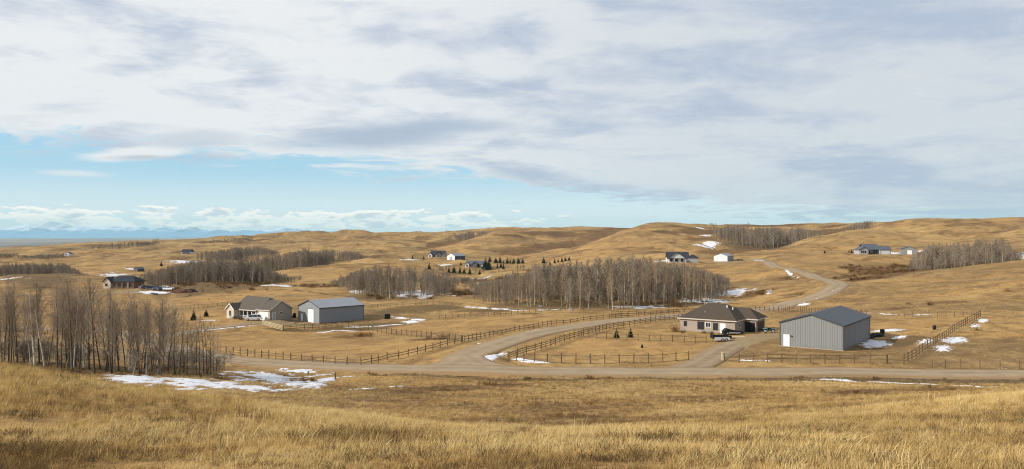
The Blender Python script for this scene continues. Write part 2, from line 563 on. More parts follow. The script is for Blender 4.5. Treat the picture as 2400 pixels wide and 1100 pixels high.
def m_steel(name, col, rough=0.55, rib=2.2):
    m, t = material(name)
    oc = t.new('ShaderNodeTexCoord').outputs['Object']
    n = t.noise(oc, 0.5, 5, 0.6)
    x, y, z = t.sep(oc)
    streak = t.noise(t.comb(t.m('MULTIPLY', x, 3), t.m('MULTIPLY', y, 3), t.m('MULTIPLY', z, 0.25)), 1.0, 4, 0.6)
    f = t.m('ADD', 0.86, t.m('ADD', t.m('MULTIPLY', n, 0.14), t.m('MULTIPLY', streak, 0.14)))
    c = t.vm('MULTIPLY', col[:3], t.comb(f, f, f))
    mud_shade = t.sstep(t.m('ADD', z, t.m('MULTIPLY', n, 0.9)), 1.0, 0.35)  # mud splashed on the foot of the wall
    c = t.mix(t.m('MULTIPLY', mud_shade, 0.45), c, srgb(122, 104, 82))
    finish(t, c, rough, spec=0.35)
    return m


def m_shingle(name, a, b):
    m, t = material(name)
    oc = t.new('ShaderNodeTexCoord').outputs['Object']
    n = t.noise(oc, 0.6, 5, 0.6); n2 = t.noise(oc, 7.0, 4, 0.7)
    z = t.sep(oc)[2]
    row = t.m('SINE', t.m('MULTIPLY', z, 55.0))
    c = t.mix(t.m('ADD', t.m('MULTIPLY', n, 0.5), t.m('MULTIPLY', n2, 0.5)), a, b)
    c = t.mix(t.m('MULTIPLY', t.sstep(row, 0.6, 1.0), 0.25), c, (a[0] * 0.5, a[1] * 0.5, a[2] * 0.5, 1))
    finish(t, c, 0.9, bump=n2, bstr=0.3, bdist=0.03, spec=0.1)
    return m


def m_siding(name, col):
    m, t = material(name)
    oc = t.new('ShaderNodeTexCoord').outputs['Object']
    z = t.sep(oc)[2]
    saw = t.m('FRACT', t.m('MULTIPLY', z, 6.5))
    n = t.noise(oc, 0.8, 5, 0.6)
    f = t.m('ADD', 0.9, t.m('MULTIPLY', n, 0.2))
    c = t.vm('MULTIPLY', col[:3], t.comb(f, f, f))
    c = t.mix(t.m('MULTIPLY', t.sstep(saw, 0.85, 1.0), 0.22), c, (col[0] * 0.5, col[1] * 0.5, col[2] * 0.5, 1))
    finish(t, c, 0.75, bump=saw, bstr=0.25, bdist=0.02, spec=0.2)
    return m


def m_wood(name, a, b):
    m, t = material(name)
    oc = t.new('ShaderNodeTexCoord').outputs['Object']
    r = t.new('ShaderNodeObjectInfo').outputs['Random']
    n = t.noise(oc, 9.0, 4, 0.6)
    c = t.mix(t.m('ADD', t.m('MULTIPLY', r, 0.7), t.m('MULTIPLY', n, 0.4)), a, b)
    finish(t, c, 0.9, spec=0.1)
    return m


M = {}
M['ground'] = m_ground()
M['road'] = m_gravel("gravel_road", srgb(140, 122, 98), srgb(158, 139, 114))
M['track'] = m_gravel("dirt_track", srgb(134, 114, 90), srgb(152, 132, 107))
M['snow'] = m_snow()
M['mountain'] = m_mountain()
M['bark_grove'] = m_bark("poplar_bark", srgb(82, 71, 60), srgb(190, 180, 166), 0.55, 0.98, 0.7)
M['bark_pale'] = m_bark("aspen_bark", srgb(116, 101, 80), srgb(192, 175, 146), 0.15, 1.0, 0.6)
M['bark_birch'] = m_bark("birch_bark", srgb(205, 196, 180), srgb(226, 220, 206), 0.0, 1.0, 0.85)
M['twig_grove'] = m_twig("poplar_twigs", srgb(138, 122, 104), srgb(170, 152, 130))
M['twig_pale'] = m_twig("aspen_twigs", srgb(132, 114, 92), srgb(162, 142, 116))
M['twig_far'] = m_twig("far_twigs", srgb(130, 117, 102), srgb(156, 141, 123))
M['needle'] = m_twig("spruce_needles", srgb(46, 54, 34), srgb(70, 76, 48))
M['trunk_dark'] = plain("dark_bark", srgb(74, 60, 48))
M['grass'] = m_leafy("dry_grass", [srgb(122, 100, 74), srgb(180, 150, 106), srgb(216, 184, 128), srgb(240, 216, 166)])
M['forb'] = m_leafy("withered_forbs", [srgb(92, 76, 60), srgb(122, 102, 80), srgb(150, 126, 94), srgb(172, 148, 110)])
M['brush'] = m_leafy("bare_brush", [srgb(80, 60, 46), srgb(112, 86, 62), srgb(142, 108, 74), srgb(150, 118, 84)])

# ------------------------------------------------------------------ terrain: heights surveyed as (pixel x, pixel y, metres ahead)
CP = []
def cp(*rows):
    for r in rows:
        px, py, Y = r
        CP.append(((px - CX) / F * Y, Y, -(py - CY) / F * Y))
def ridge(pts, n=3):
    """a crest line; points are filled in between the given ones"""
    for (a, b) in zip(pts[:-1], pts[1:]):
        for k in range(n):
            s = k / n
            cp((a[0] + (b[0] - a[0]) * s, a[1] + (b[1] - a[1]) * s, math.exp(math.log(a[2]) * (1 - s) + math.log(b[2]) * s)))
    cp(pts[-1])
def zp(px, Y, z):
    CP.append(((px - CX) / F * Y, Y, z))

for px in range(-500, 3000, 350):
    zp(px, 2.2, -2.7); zp(px, 5.0, -2.75); zp(px, 10.0, -2.95)
# the near knoll, its crest and the slope hidden behind it
for px, cr, Yc in ((-450, 812, 44), (-200, 842, 42), (0, 868, 38), (200, 893, 36), (400, 925, 34), (600, 953, 32), (800, 976, 30), (1000, 998, 29),
                   (1200, 1010, 28), (1400, 1018, 27.5), (1600, 1018, 27), (1800, 1006, 28), (2000, 984, 30), (2200, 960, 33),
                   (2400, 928, 36), (2650, 905, 40)):
    cp((px, cr, Yc))
    zc = -(cr - CY) / F * Yc
    zp(px, 18, -2.95 + (zc + 2.95) * 0.45)
for px, z45, z60, z75, z90, z105 in ((-450, -7.2, -11, -14.0, -15.2, -16), (-200, -7.4, -11.3, -14.3, -15.3, -16), (0, -7.8, -11.8, -14.6, -15.6, -16.5), (200, -8.6, -12.4, -15.2, -16.0, -17.2),
                             (400, -9.4, -13.0, -15.4, -16.3, -18.2), (600, -10.2, -13.8, -15.8, -17.0, -19.0),
                             (800, -10.6, -13.6, -15.8, -17.6, -19.6), (1000, -11.0, -14.0, -16.2, -17.9, -19.6),
                             (1200, -11.3, -14.0, -16.2, -18.0, -19.4), (1400, -11.0, -13.8, -16.0, -17.9, -19.4),
                             (1600, -10.6, -13.5, -15.9, -17.9, -19.5), (1800, -10.2, -13.1, -15.6, -17.7, -19.5),
                             (2000, -9.7, -12.6, -15.3, -17.5, -19.5), (2200, -9.2, -12.1, -15.0, -17.3, -19.6),
                             (2400, -8.9, -11.8, -14.7, -17.2, -19.7), (2650, -8.8, -11.6, -14.5, -17.0, -19.6)):
    zp(px, 45, z45); zp(px, 60, z60); zp(px, 75, z75); zp(px, 90, z90); zp(px, 105, z105)
# the road line and the flat of the valley
cp((2700, 888, 113), (2400, 881, 117), (2000, 879, 117.5), (1600, 877, 118), (1300, 876, 120), (1100, 870, 124), (900, 866, 128), (700, 861, 132),
   (500, 845, 147), (400, 818, 172), (330, 800, 192), (200, 800, 185), (0, 800, 180), (-300, 800, 180))
cp((2120, 855, 127), (1700, 850, 130), (1976, 821, 144.6), (1828, 815, 151), (2041, 793, 161.6), (1723, 781.6, 173), (1593, 776, 181),
   (2300, 741, 188), (2180, 745, 190), (2400, 760, 170), (2400, 840, 130), (2700, 760, 165), (2150, 800, 152), (1420, 847, 137), (1500, 800, 160), (1620, 845, 136))
cp((1120, 820, 150), (1250, 785, 176), (1400, 757, 205), (1560, 742, 221), (1800, 722, 246), (1900, 700, 258), (1960, 672, 278),
   (1940, 658, 310), (1850, 630, 389), (1790, 612, 471))
cp((740, 760, 235), (560, 744, 242), (430, 747, 250), (600, 768, 220), (860, 754, 240), (950, 745, 245), (1000, 728, 258), (850, 700, 300),
   (700, 693, 315), (840, 815, 168), (600, 800, 190), (960, 800, 175), (1085, 800, 166), (700, 835, 150), (0, 760, 245), (200, 768, 232), (100, 720, 310))
# right side: the near hill, the gully and trees behind it
cp((2050, 733, 207), (2200, 725, 214), (2400, 715, 214), (2700, 705, 212), (2060, 700, 250), (2200, 682, 262), (2400, 660, 258), (2700, 640, 255))
ridge([(2010, 664, 300), (2100, 645, 320), (2200, 632, 330), (2300, 620, 340), (2400, 610, 350), (2700, 585, 360)], 2)
zp(2150, 390, -17.5); zp(2250, 400, -16.5); zp(2350, 400, -15.0); zp(2500, 410, -13); zp(2700, 410, -11)
zp(2200, 440, -14.5); zp(2350, 445, -13.5); zp(2100, 420, -15.8); zp(2500, 450, -11.5)
cp((2050, 640, 372), (1980, 648, 350), (2050, 594, 480), (1900, 600, 480), (2130, 597, 480), (2000, 622, 425), (2270, 590, 490), (2400, 588, 490),
   (2700, 580, 480))
# the houses on the bench
cp((1570, 613, 490), (1650, 613, 490), (1730, 611, 495), (1750, 603, 525), (1700, 650, 390), (1720, 692, 300), (1760, 700, 285), (1640, 700, 287), (1850, 665, 330))
cp((1200, 716, 265), (1400, 722, 257), (1600, 716, 265), (1300, 690, 310), (1500, 690, 305), (1200, 655, 400), (1300, 645, 430), (1400, 632, 460), (1500, 620, 480),
   (1450, 606, 560), (1600, 598, 570))
cp((1050, 661, 420), (1200, 643, 500), (1310, 625, 570), (1080, 650, 520), (1130, 638, 560), (1040, 633, 600), (1112, 627, 650), (1200, 619, 690), (1330, 609, 680),
   (1027, 607, 780), (1080, 606, 790), (950, 612, 760), (1000, 690, 320), (920, 694, 305))
# hills at the back, left to right
ridge([(0, 588, 1300), (100, 577, 1380), (200, 571, 1400), (300, 567, 1450), (370, 565, 1500), (480, 561, 1600), (600, 556, 1700), (720, 551, 1700),
       (850, 548, 1700), (930, 545, 1650), (990, 541, 1550), (1150, 540, 1500), (1330, 532, 1500), (1420, 532, 1450)], 2)
cp((-300, 592, 1300))
cp((600, 588, 1120), (750, 578, 1150), (900, 568, 1180), (900, 590, 900), (300, 605, 850), (0, 612, 800), (440, 597, 1050), (430, 611, 900), (200, 590, 1080),
   (300, 582, 1200), (450, 577, 1300), (600, 570, 1400), (750, 562, 1450))
ridge([(1000, 586, 1040), (1035, 577, 1100), (1070, 570, 1150), (1110, 559, 1200), (1155, 546, 1260)], 2)
zp(1040, 1200, -20); zp(1080, 1250, -16); zp(1120, 1310, -9)
cp((1060, 559, 1400), (1100, 552, 1400), (980, 566, 1250))
ridge([(1150, 605, 790), (1200, 600, 810), (1270, 589, 830), (1330, 576, 850), (1400, 560, 900), (1440, 546, 930), (1475, 534, 970), (1510, 526, 1000), (1570, 525.5, 1030),
       (1640, 528, 1050)], 2)
zp(1330, 950, -18); zp(1400, 1000, -13); zp(1270, 930, -22); zp(1450, 1060, -4); zp(1200, 900, -24.5); zp(1365, 975, -15.5); zp(1300, 940, -20)
cp((1330, 557, 1220), (1400, 546, 1250), (1250, 565, 1150), (1230, 575, 1000))
cp((1400, 590, 700), (1500, 580, 700), (1500, 552, 850), (1600, 576, 700), (1600, 548, 880), (1650, 571, 730))
cp((1700, 560, 830), (1780, 581, 760), (1700, 585, 680), (1740, 540, 1000), (1850, 570, 830), (1930, 553, 950), (1700, 527, 1250), (1800, 524, 1300), (1900, 523.5, 1300), (1980, 523, 1300),
   (1850, 537, 1080))
ridge([(1740, 597, 560), (1800, 582, 620), (1850, 570, 680), (1930, 553, 750), (2000, 536, 820), (2070, 520, 880), (2150, 513.5, 900), (2300, 510.5, 900),
       (2400, 509, 900), (2700, 507, 900)], 2)
zp(1800, 690, -17); zp(1850, 755, -15); zp(1930, 840, -9.5); zp(2000, 920, -2)
cp((2000, 572, 600), (2100, 562, 615), (2200, 552, 640), (2300, 546, 650), (2400, 540, 650), (2100, 535, 780), (2250, 525, 780), (2400, 522, 780), (2700, 535, 650))
for px in (1500, 1800, 2150, 2400, 2700):
    zp(px, 1700, 8); zp(px, 2400, -20)
for px in (1000, 1250):
    zp(px, 2100, -5); zp(px, 2600, -30)
for px in (-300, 0, 250, 500, 750):
    zp(px, 1800, -45); zp(px, 2400, -70)
# left: fields and crests
cp((280, 681, 395), (380, 692, 365), (200, 692, 365), (0, 702, 335), (-300, 705, 330))
ridge([(-300, 655, 460), (0, 652, 460), (80, 644, 478), (160, 646, 478), (240, 657, 465)], 2)
ridge([(330, 671, 390), (400, 669, 385), (500, 669, 382), (600, 667, 382), (690, 667, 380), (760, 676, 355)], 2)
zp(400, 440, -27.2); zp(500, 440, -27.5); zp(620, 440, -27.3); zp(330, 470, -29)
zp(50, 540, -29.5); zp(160, 550, -30); zp(240, 540, -30)
cp((100, 620, 720), (250, 631, 640), (340, 645, 560), (430, 640, 600))
ridge([(640, 638, 540), (700, 628, 600), (780, 616, 660), (860, 607, 720)], 2)
zp(640, 600, -29); zp(700, 665, -29); zp(780, 730, -26.5); zp(560, 650, -29)
cp((700, 655, 430), (850, 642, 480), (950, 642, 450), (500, 610, 850), (700, 605, 850))

CP = np.array(CP)


def polar(x, y):
    return np.arctan2(x, y), np.log(np.maximum(np.hypot(x, y), 1e-6))


def tps_fit(th, lr, z, lam):
    n = len(z)
    d2 = (th[:, None] - th[None]) ** 2 + (lr[:, None] - lr[None]) ** 2
    Kf = np.where(d2 > 0, 0.5 * d2 * np.log(d2 + 1e-20), 0.0) + lam * np.eye(n)
    A = np.zeros((n + 3, n + 3)); A[:n, :n] = Kf
    A[:n, n] = 1; A[:n, n + 1] = th; A[:n, n + 2] = lr
    A[n:, :n] = A[:n, n:].T
    return np.linalg.solve(A, np.concatenate([z, np.zeros(3)]))


cth, clr = polar(CP[:, 0], CP[:, 1])
TW = tps_fit(cth, clr, CP[:, 2], 2e-5)


def tps_eval(th, lr):
    out = np.empty(th.size); n = len(CP)
    for s in range(0, th.size, 20000):
        a = th[s:s + 20000, None]; b = lr[s:s + 20000, None]
        d2 = (a - cth[None]) ** 2 + (b - clr[None]) ** 2
        out[s:s + 20000] = (0.5 * d2 * np.log(d2 + 1e-20)) @ TW[:n] + TW[n] + TW[n + 1] * th[s:s + 20000] + TW[n + 2] * lr[s:s + 20000]
    return out


# ring-shaped grid: dense where the view goes, coarse all round
TH = np.concatenate([np.linspace(-math.pi, -0.72, 26)[:-1], np.linspace(-0.72, 0.72, 580), np.linspace(0.72, math.pi, 26)[1:]])
RR = np.concatenate([np.geomspace(1.5, 8, 14)[:-1], np.geomspace(8, 60, 150)[:-1], np.geomspace(60, 330, 360)[:-1],
                     np.geomspace(330, 1800, 250)[:-1], np.geomspace(1800, 30000, 90)])
LR = np.log(RR)
TM = 0.70
gth, glr = np.meshgrid(TH, LR)
thc = np.clip(gth, -TM, TM)
# smooth bicubic-like refinement: evaluate the spline on a thinner grid, then fill in
cT = np.linspace(-TM, TM, 300); cL = np.linspace(math.log(1.5), math.log(3000), 420)
ct, cl = np.meshgrid(cT, cL)
CG = tps_eval(ct.ravel(), cl.ravel()).reshape(ct.shape)


def cubic(grid, v0, dv, v, axis_len):
    p = np.clip((v - v0) / dv, 0, axis_len - 1.001); i = np.floor(p).astype(int); f = p - i
    idx = [np.clip(i + k, 0, axis_len - 1) for k in (-1, 0, 1, 2)]
    w = [-0.5 * f + f * f - 0.5 * f ** 3, 1 - 2.5 * f * f + 1.5 * f ** 3, 0.5 * f + 2 * f * f - 1.5 * f ** 3, -0.5 * f * f + 0.5 * f ** 3]
    return idx, w


def base_height(th, lr):
    it, wt = cubic(None, cT[0], cT[1] - cT[0], th, len(cT))
    il, wl = cubic(None, cL[0], cL[1] - cL[0], lr, len(cL))
    s = 0
    for a in range(4):
        for b in range(4):
            s = s + wl[a] * wt[b] * CG[il[a], it[b]]
    return s


gh = base_height(thc, np.minimum(glr, math.log(2999)))
# behind the camera the two ends of the fan are joined
back = np.clip((np.abs(gth) - TM) / (math.pi - TM), 0, 1)
mean_end = 0.5 * (gh[:, :1] + gh[:, -1:])
gh = gh * (1 - back) + mean_end * back
gr = np.exp(glr)
GX = gr * np.sin(gth); GY = gr * np.cos(gth)
pl = np.clip((gr - 2000) / 2800, 0, 1); pl = pl * pl * (3 - 2 * pl)
plain_z = -100 + 40 * fbm(GX / 5200, GY / 5200, 4, 5) - 8 * np.clip((gr - 12000) / 15000, 0, 1)
gh = gh * (1 - pl) + plain_z * pl
# unevenness of the land, larger shapes further out
amp = lambda lo, hi: np.clip((gr - lo) / (hi - lo), 0, 1) * (1 - pl)
gh += fbm(GX / 2.6, GY / 2.6, 3, 11) * 0.22 * np.clip(gr / 20, 0.3, 1) * (1 - np.clip((gr - 100) / 60, 0, 0.75)) * (1 - pl)
gh += fbm(GX / 14, GY / 14, 3, 12) * 0.6 * np.clip(gr / 60, 0.2, 1) * (1 - pl) * (1 + 1.6 * np.clip((gr - 260) / 150, 0, 1))
gh += fbm(GX / 45, GY / 45, 3, 13) * 3.0 * amp(230, 700)
gh += fbm(GX / 150, GY / 150, 2, 14) * 9.0 * amp(550, 1200)
rid = 1 - np.abs(2 * fbm(GX / 120 + GY / 400, GY / 190, 3, 15)) * 2
gh += -np.clip(rid - 0.5, 0, 1) * 9.0 * amp(420, 850)
rid2 = 1 - np.abs(2 * fbm(GX / 60 + 3, GY / 85, 3, 16)) * 2
gh += -np.clip(rid2 - 0.6, 0, 1) * 3.5 * amp(260, 500)
GULLY = np.clip((rid - 0.72) * 3, 0, 1) * amp(420, 850) + np.clip((rid2 - 0.75) * 3, 0, 1) * amp(300, 600)
GH = gh


def H(x, y):
    """ground height under points"""
    x = np.asarray(x, float); y = np.asarray(y, float)
    th, lr = polar(x, y)
    j = np.clip(np.searchsorted(TH, th) - 1, 0, len(TH) - 2); i = np.clip(np.searchsorted(LR, lr) - 1, 0, len(LR) - 2)
    fj = np.clip((th - TH[j]) / (TH[j + 1] - TH[j]), 0, 1); fi = np.clip((lr - LR[i]) / (LR[i + 1] - LR[i]), 0, 1)
    return (GH[i, j] * (1 - fi) * (1 - fj) + GH[i, j + 1] * (1 - fi) * fj + GH[i + 1, j] * fi * (1 - fj) + GH[i + 1, j + 1] * fi * fj)


def h1(x, y):
    return float(H(np.array([x]), np.array([y]))[0])


def G(px, py, y0=12.0, y1=2500.0):
    """the place on the ground that the photograph shows at a pixel, looked for between y0 and y1 metres ahead"""
    Y = np.geomspace(y0, y1, 1400)
    d = H((px - CX) / F * Y, Y) - (-(py - CY) / F * Y)
    k = np.nonzero(d >= 0)[0]
    if len(k) == 0:
        k0 = int(np.argmax(d / Y))
    else:
        k0 = int(k[0])
    if k0 > 0 and d[k0] >= 0 > d[k0 - 1]:
        s = -d[k0 - 1] / (d[k0] - d[k0 - 1]); Yv = Y[k0 - 1] + s * (Y[k0] - Y[k0 - 1])
    else:
        Yv = Y[k0]
    return ((px - CX) / F * Yv, Yv)


def smooth_path(pts, step):
    """Catmull-Rom through plan points, resampled evenly"""
    P = np.array(pts, float)
    P = np.vstack([2 * P[0] - P[1], P, 2 * P[-1] - P[-2]])
    out = []
    for i in range(1, len(P) - 2):
        for s in np.linspace(0, 1, 24, endpoint=False):
            a, b, c, d = P[i - 1], P[i], P[i + 1], P[i + 2]
            out.append(0.5 * ((2 * b) + (-a + c) * s + (2 * a - 5 * b + 4 * c - d) * s * s + (-a + 3 * b - 3 * c + d) * s ** 3))
    out.append(P[-2]); out = np.array(out)
    L = np.concatenate([[0], np.cumsum(np.hypot(*np.diff(out, axis=0).T))])
    n = max(3, int(L[-1] / step) + 1)
    q = np.linspace(0, L[-1], n)
    return np.stack([np.interp(q, L, out[:, 0]), np.interp(q, L, out[:, 1])], 1)


# level pads under the buildings: (px, py of the near corner, shift to the middle, radius)
def level(x, y, r, z=None, soft=1.8):
    global GH
    if z is None: z = h1(x, y)
    d = np.hypot(GX - x, GY - y)
    w = np.clip((r * soft - d) / (r * soft - r), 0, 1); w = w * w * (3 - 2 * w)
    GH = GH * (1 - w) + z * w
    return z


# roads, given through pixels on the ground
def rd(pix, y0=100, y1=600):
    return [G(a, b, y0, y1) for a, b in pix]

ROADS = []
main_px = [(2900, 893), (2650, 887), (2400, 880), (2200, 877), (2000, 874), (1800, 872), (1600, 873), (1400, 874), (1250, 871), (1120, 866), (980, 865), (850, 863),
           (720, 857), (600, 850), (520, 843), (450, 829), (390, 814), (335, 801)]
main = smooth_path(rd(main_px, 100, 260) + [(-108, 215), (-135, 228), (-175, 236)], 1.5)
ROADS.append(('road', main, 7.6, 0.16))
branch = smooth_path([G(1010, 866, 100, 200), G(1072, 853, 100, 200), G(1092, 836, 100, 200), G(1150, 813, 100, 220), G(1250, 785, 100, 230), G(1330, 769, 100, 230), G(1420, 755, 120, 260),
                      G(1520, 746, 120, 270), (46, 224), (64, 233), (79, 243), G(1850, 712, 200, 290), G(1905, 699, 200, 300), G(1950, 680, 220, 330),
                      G(1966, 668, 240, 340), G(1940, 657, 260, 360), G(1900, 645, 280, 420), G(1850, 630, 300, 460), G(1800, 615, 330, 520), G(1765, 606, 360, 560), G(1735, 610, 400, 540)], 1.5)
ROADS.append(('road', branch, 7.4, 0.12))
spur = smooth_path([G(1330, 875, 100, 200), G(1220, 869, 100, 200), G(1130, 855, 100, 200), G(1100, 838, 100, 200)], 1.2)
ROADS.append(('road', spur, 5.5, 0.14))
drive_r = smooth_path([G(1560, 876, 100, 200), G(1620, 862, 100, 200), G(1668, 838, 100, 200), G(1715, 812, 100, 200), G(1765, 797, 120, 220), G(1800, 787, 120, 220)], 1.0)
ROADS.append(('driveway', drive_r, 6.0, 0.09))
drive_l = smooth_path([(-100, 206), G(400, 787, 150, 280), G(470, 773, 150, 280), G(540, 764, 150, 280), G(600, 758, 150, 280), G(650, 756, 150, 280), G(690, 758, 150, 280)], 1.0)
ROADS.append(('driveway', drive_l, 5.0, 0.09))


def near_path(path, x, y):
    d = np.full(x.shape, 1e9); k = np.zeros(x.shape, int)
    lo = path.min(0) - 15; hi = path.max(0) + 15
    sel = (x > lo[0]) & (x < hi[0]) & (y > lo[1]) & (y < hi[1])
    xs = x[sel]; ys = y[sel]; dd = np.empty(xs.size); kk = np.empty(xs.size, int)
    for s in range(0, xs.size, 20000):
        q = (xs[s:s + 20000, None] - path[None, :, 0]) ** 2 + (ys[s:s + 20000, None] - path[None, :, 1]) ** 2
        kk[s:s + 20000] = q.argmin(1); dd[s:s + 20000] = np.sqrt(q.min(1))
    d[sel] = dd; k[sel] = kk
    return d, k


ROAD_D = np.full(GX.shape, 1e9)
ROAD_Z = []
for name, path, w, up in ROADS:
    z = H(path[:, 0], path[:, 1])
    ker = np.ones(13) / 13
    zs = np.convolve(np.pad(z, 6, 'edge'), ker, 'valid')
    d, k = near_path(path, GX, GY)
    b = w / 2 + 0.8
    wgt = np.clip((b + 4.5 - d) / 4.5, 0, 1); wgt = wgt * wgt * (3 - 2 * wgt)
    GH = GH * (1 - wgt) + zs[k] * wgt
    # shallow ditch beside the road
    GH -= 0.35 * np.exp(-((d - b - 3.2) / 1.3) ** 2) * (1 if name == 'road' else 0.3)
    ROAD_D = np.minimum(ROAD_D, d - w / 2)
    ROAD_Z.append(zs)

# ------------------------------------------------------------------ where the buildings stand (front-left corner, direction of the front, width, depth)
BLD = {}
def site(key, corner, a, W, D, right_corner=False, z=None):
    a = np.array(a, float); a /= np.hypot(*a)
    o = np.array(corner, float)
    if right_corner: o = o - a * W
    b = np.array((-a[1], a[0]))
    c = o + a * W / 2 + b * D / 2
    zz = level(c[0], c[1], 0.5 * math.hypot(W, D) + 1.0, z, 1.5)
    BLD[key] = dict(o=o, rz=math.atan2(a[1], a[0]), W=W, D=D, z=zz, a=a, b=b)

site('shop_r', (59.6, 144.6), (0.81, -0.586), 11.3, 21.0, True, -20.95)
site('house_r', (48.0, 173.0), (0.82, -0.572), 12.6, 12.0, True, -21.5)
site('house_l', (-70.55, 234.0), (0.862, -0.507), 15.8, 8.7, True, -25.0)
site('shop_l', (-56.0, 234.0), (0.70, -0.714), 12.0, 15.2, True, -25.95)
far = lambda px, py, y0, y1: G(px, py, y0, y1)
site('house_a', far(1563, 616, 420, 560), (0.97, -0.12), 18.5, 10, z=None)
site('shop_a', far(1673, 613, 420, 560), (0.88, -0.47), 8.6, 17)
site('house_b', far(2012, 595, 420, 560), (0.99, -0.06), 19.0, 10)
site('shop_b', far(2112, 597, 420, 560), (0.93, -0.36), 8.6, 9)
site('house_c', far(246, 679, 330, 460), (0.98, -0.10), 16.0, 9)
site('house_d', far(1006, 607, 650, 850), (0.96, -0.25), 16.5, 10)
site('barn_d', far(1048, 609, 650, 850), (0.80, -0.60), 10.0, 16)
site('house_e', far(1091, 627, 560, 720), (0.97, -0.20), 16.0, 9)
site('house_f', far(424, 597, 850, 1150), (0.98, -0.15), 14.0, 9)
site('shed_g', far(313, 635, 520, 760), (0.85, -0.5), 5.5, 6)
site('shed_h', far(2386, 608, 430, 600), (0.9, -0.4), 8.0, 6)
site('house_i', far(148, 597, 800, 1200), (0.98, -0.1), 9.0, 7)

# ------------------------------------------------------------------ what grows where
ATT = {k: np.zeros(GX.shape, np.float32) for k in ('brush', 'litter', 'dirt', 'mud_shade', 'short')}
ATT['brush'] = (0.55 * np.clip(GULLY, 0, 1)).astype(np.float32)
def blob(kind, px, py, rx, ry, s=1.0, y0=40.0, y1=2400.0):
    cx, cy = G(px, py, y0, y1)
    rxw = rx * cy / F
    ya = G(px, py + ry, y0, y1)[1]; yb = G(px, py - ry, y0, y1)[1]
    ryw = float(np.clip(0.5 * abs(yb - ya), rxw * 0.12, rxw * 5))
    u = cx / cy
    # axes: across the line of sight and along it
    dx = GX - cx - u * (GY - cy); dy = GY - cy
    q = np.sqrt((dx / rxw) ** 2 + (dy / ryw) ** 2)
    v = np.clip(1.35 - q, 0, 1) * s
    ATT[kind] = np.maximum(ATT[kind], v.astype(np.float32))
def band(kind, pix, w, s=1.0, y0=40.0, y1=2400.0):
    path = smooth_path([G(a, b, y0, y1) for a, b in pix], 2.0)
    d, k = near_path(path, GX, GY)
    ATT[kind] = np.maximum(ATT[kind], (np.clip(1.4 - d / w, 0, 1) * s).astype(np.float32))

for a in ((2300, 527, 100, 9, 0.62), (2230, 520, 50, 4, 0.6), (2370, 537, 50, 8, 0.6), (2390, 515, 40, 3, 0.6), (2330, 560, 80, 8, 0.55),
          (1700, 589, 90, 7), (1640, 541, 70, 9), (1560, 545, 60, 5, 0.8), (1600, 532, 90, 4, 0.7), (1530, 590, 50, 5, 0.7), (1640, 560, 50, 6, 0.8),
          (1300, 548, 130, 9, 0.9), (1390, 541, 60, 4, 0.8), (1200, 552, 60, 5, 0.8), (990, 560, 40, 5, 0.7), (1020, 585, 50, 4, 0.6),
          (1800, 528, 130, 3, 0.9), (1950, 530, 70, 4, 0.9),
          (250, 577, 90, 5), (500, 568, 60, 3), (0, 600, 40, 4), (590, 563, 70, 3, 0.8), (860, 556, 60, 4, 0.7), (150, 583, 60, 3, 0.7), (840, 575, 70, 5, 0.6),
          (420, 605, 60, 5, 0.7), (250, 602, 70, 2, 0.6), (700, 568, 100, 2, 0.7)):
    blob('brush', *a, y0=300) if a[1] < 600 and len(a) < 6 else blob('brush', *a)
for a in ((2050, 640, 70, 9, 1.0), (2000, 630, 60, 5, 0.8), (2120, 625, 60, 7, 0.9), (1980, 650, 60, 5, 0.8)):
    blob('brush', *a, y0=290)
for a in ((2200, 712, 130, 9, 0.5), (2330, 700, 90, 12, 0.45), (2100, 724, 90, 5, 0.55), (2250, 680, 120, 8, 0.4), (2350, 655, 90, 8, 0.4), (1860, 690, 50, 8, 0.6),
          (1780, 640, 50, 7, 0.45), (1760, 690, 60, 8, 0.9), (1840, 655, 60, 4, 0.7),
          (1100, 690, 60, 8, 1.0), (1060, 640, 70, 6, 0.8), (1010, 655, 60, 6, 0.8), (1150, 655, 90, 5, 0.7), (1250, 632, 80, 4, 0.7), (740, 672, 60, 4, 0.9)):
    blob('brush', *a, y0=150)
for a in ((1050, 912, 130, 9, 1.0), (1180, 903, 80, 4, 0.9), (960, 918, 60, 6, 0.9), (1650, 935, 150, 13, 0.75), (1420, 955, 120, 8, 0.6), (1350, 975, 120, 6, 0.7),
          (2020, 918, 120, 7, 0.8), (1840, 955, 60, 3, 0.7), (2200, 912, 100, 5, 0.7), (1560, 985, 120, 5, 0.7), (900, 940, 90, 6, 0.7), (1100, 950, 90, 5, 0.6),
          (2280, 830, 60, 8, 0.6), (2350, 800, 60, 8, 0.5), (2240, 850, 60, 5, 0.6), (2330, 770, 70, 8, 0.5),
          (1010, 796, 70, 3, 1.0), (820, 790, 70, 5, 0.8), (650, 880, 50, 6, 0.9), (720, 895, 50, 5, 1.0)):
    blob('brush', *a, y0=48, y1=240)
for a in ((120, 860, 190, 16), (300, 872, 160, 14), (430, 868, 110, 16), (60, 800, 120, 30, 0.7), (200, 740, 160, 18, 0.6), (420, 790, 90, 14, 0.5)):
    blob('litter', *a, y0=70, y1=300)
for a in ((1300, 715, 190, 12), (1550, 712, 160, 12), (1440, 690, 260, 20), (920, 692, 130, 9), (1630, 708, 90, 10)):
    blob('litter', *a, y0=230, y1=420)
for a in ((500, 664, 190, 6, 1.0), (560, 628, 120, 8, 1.0), (90, 645, 100, 6, 1.0), (700, 615, 170, 7, 1.0)):
    blob('litter', *a, y0=400, y1=900)
for a in ((1790, 575, 120, 10), (1720, 555, 80, 10), (1900, 556, 60, 6), (2240, 628, 150, 6)):
    blob('litter', *a, y0=370, y1=1100)
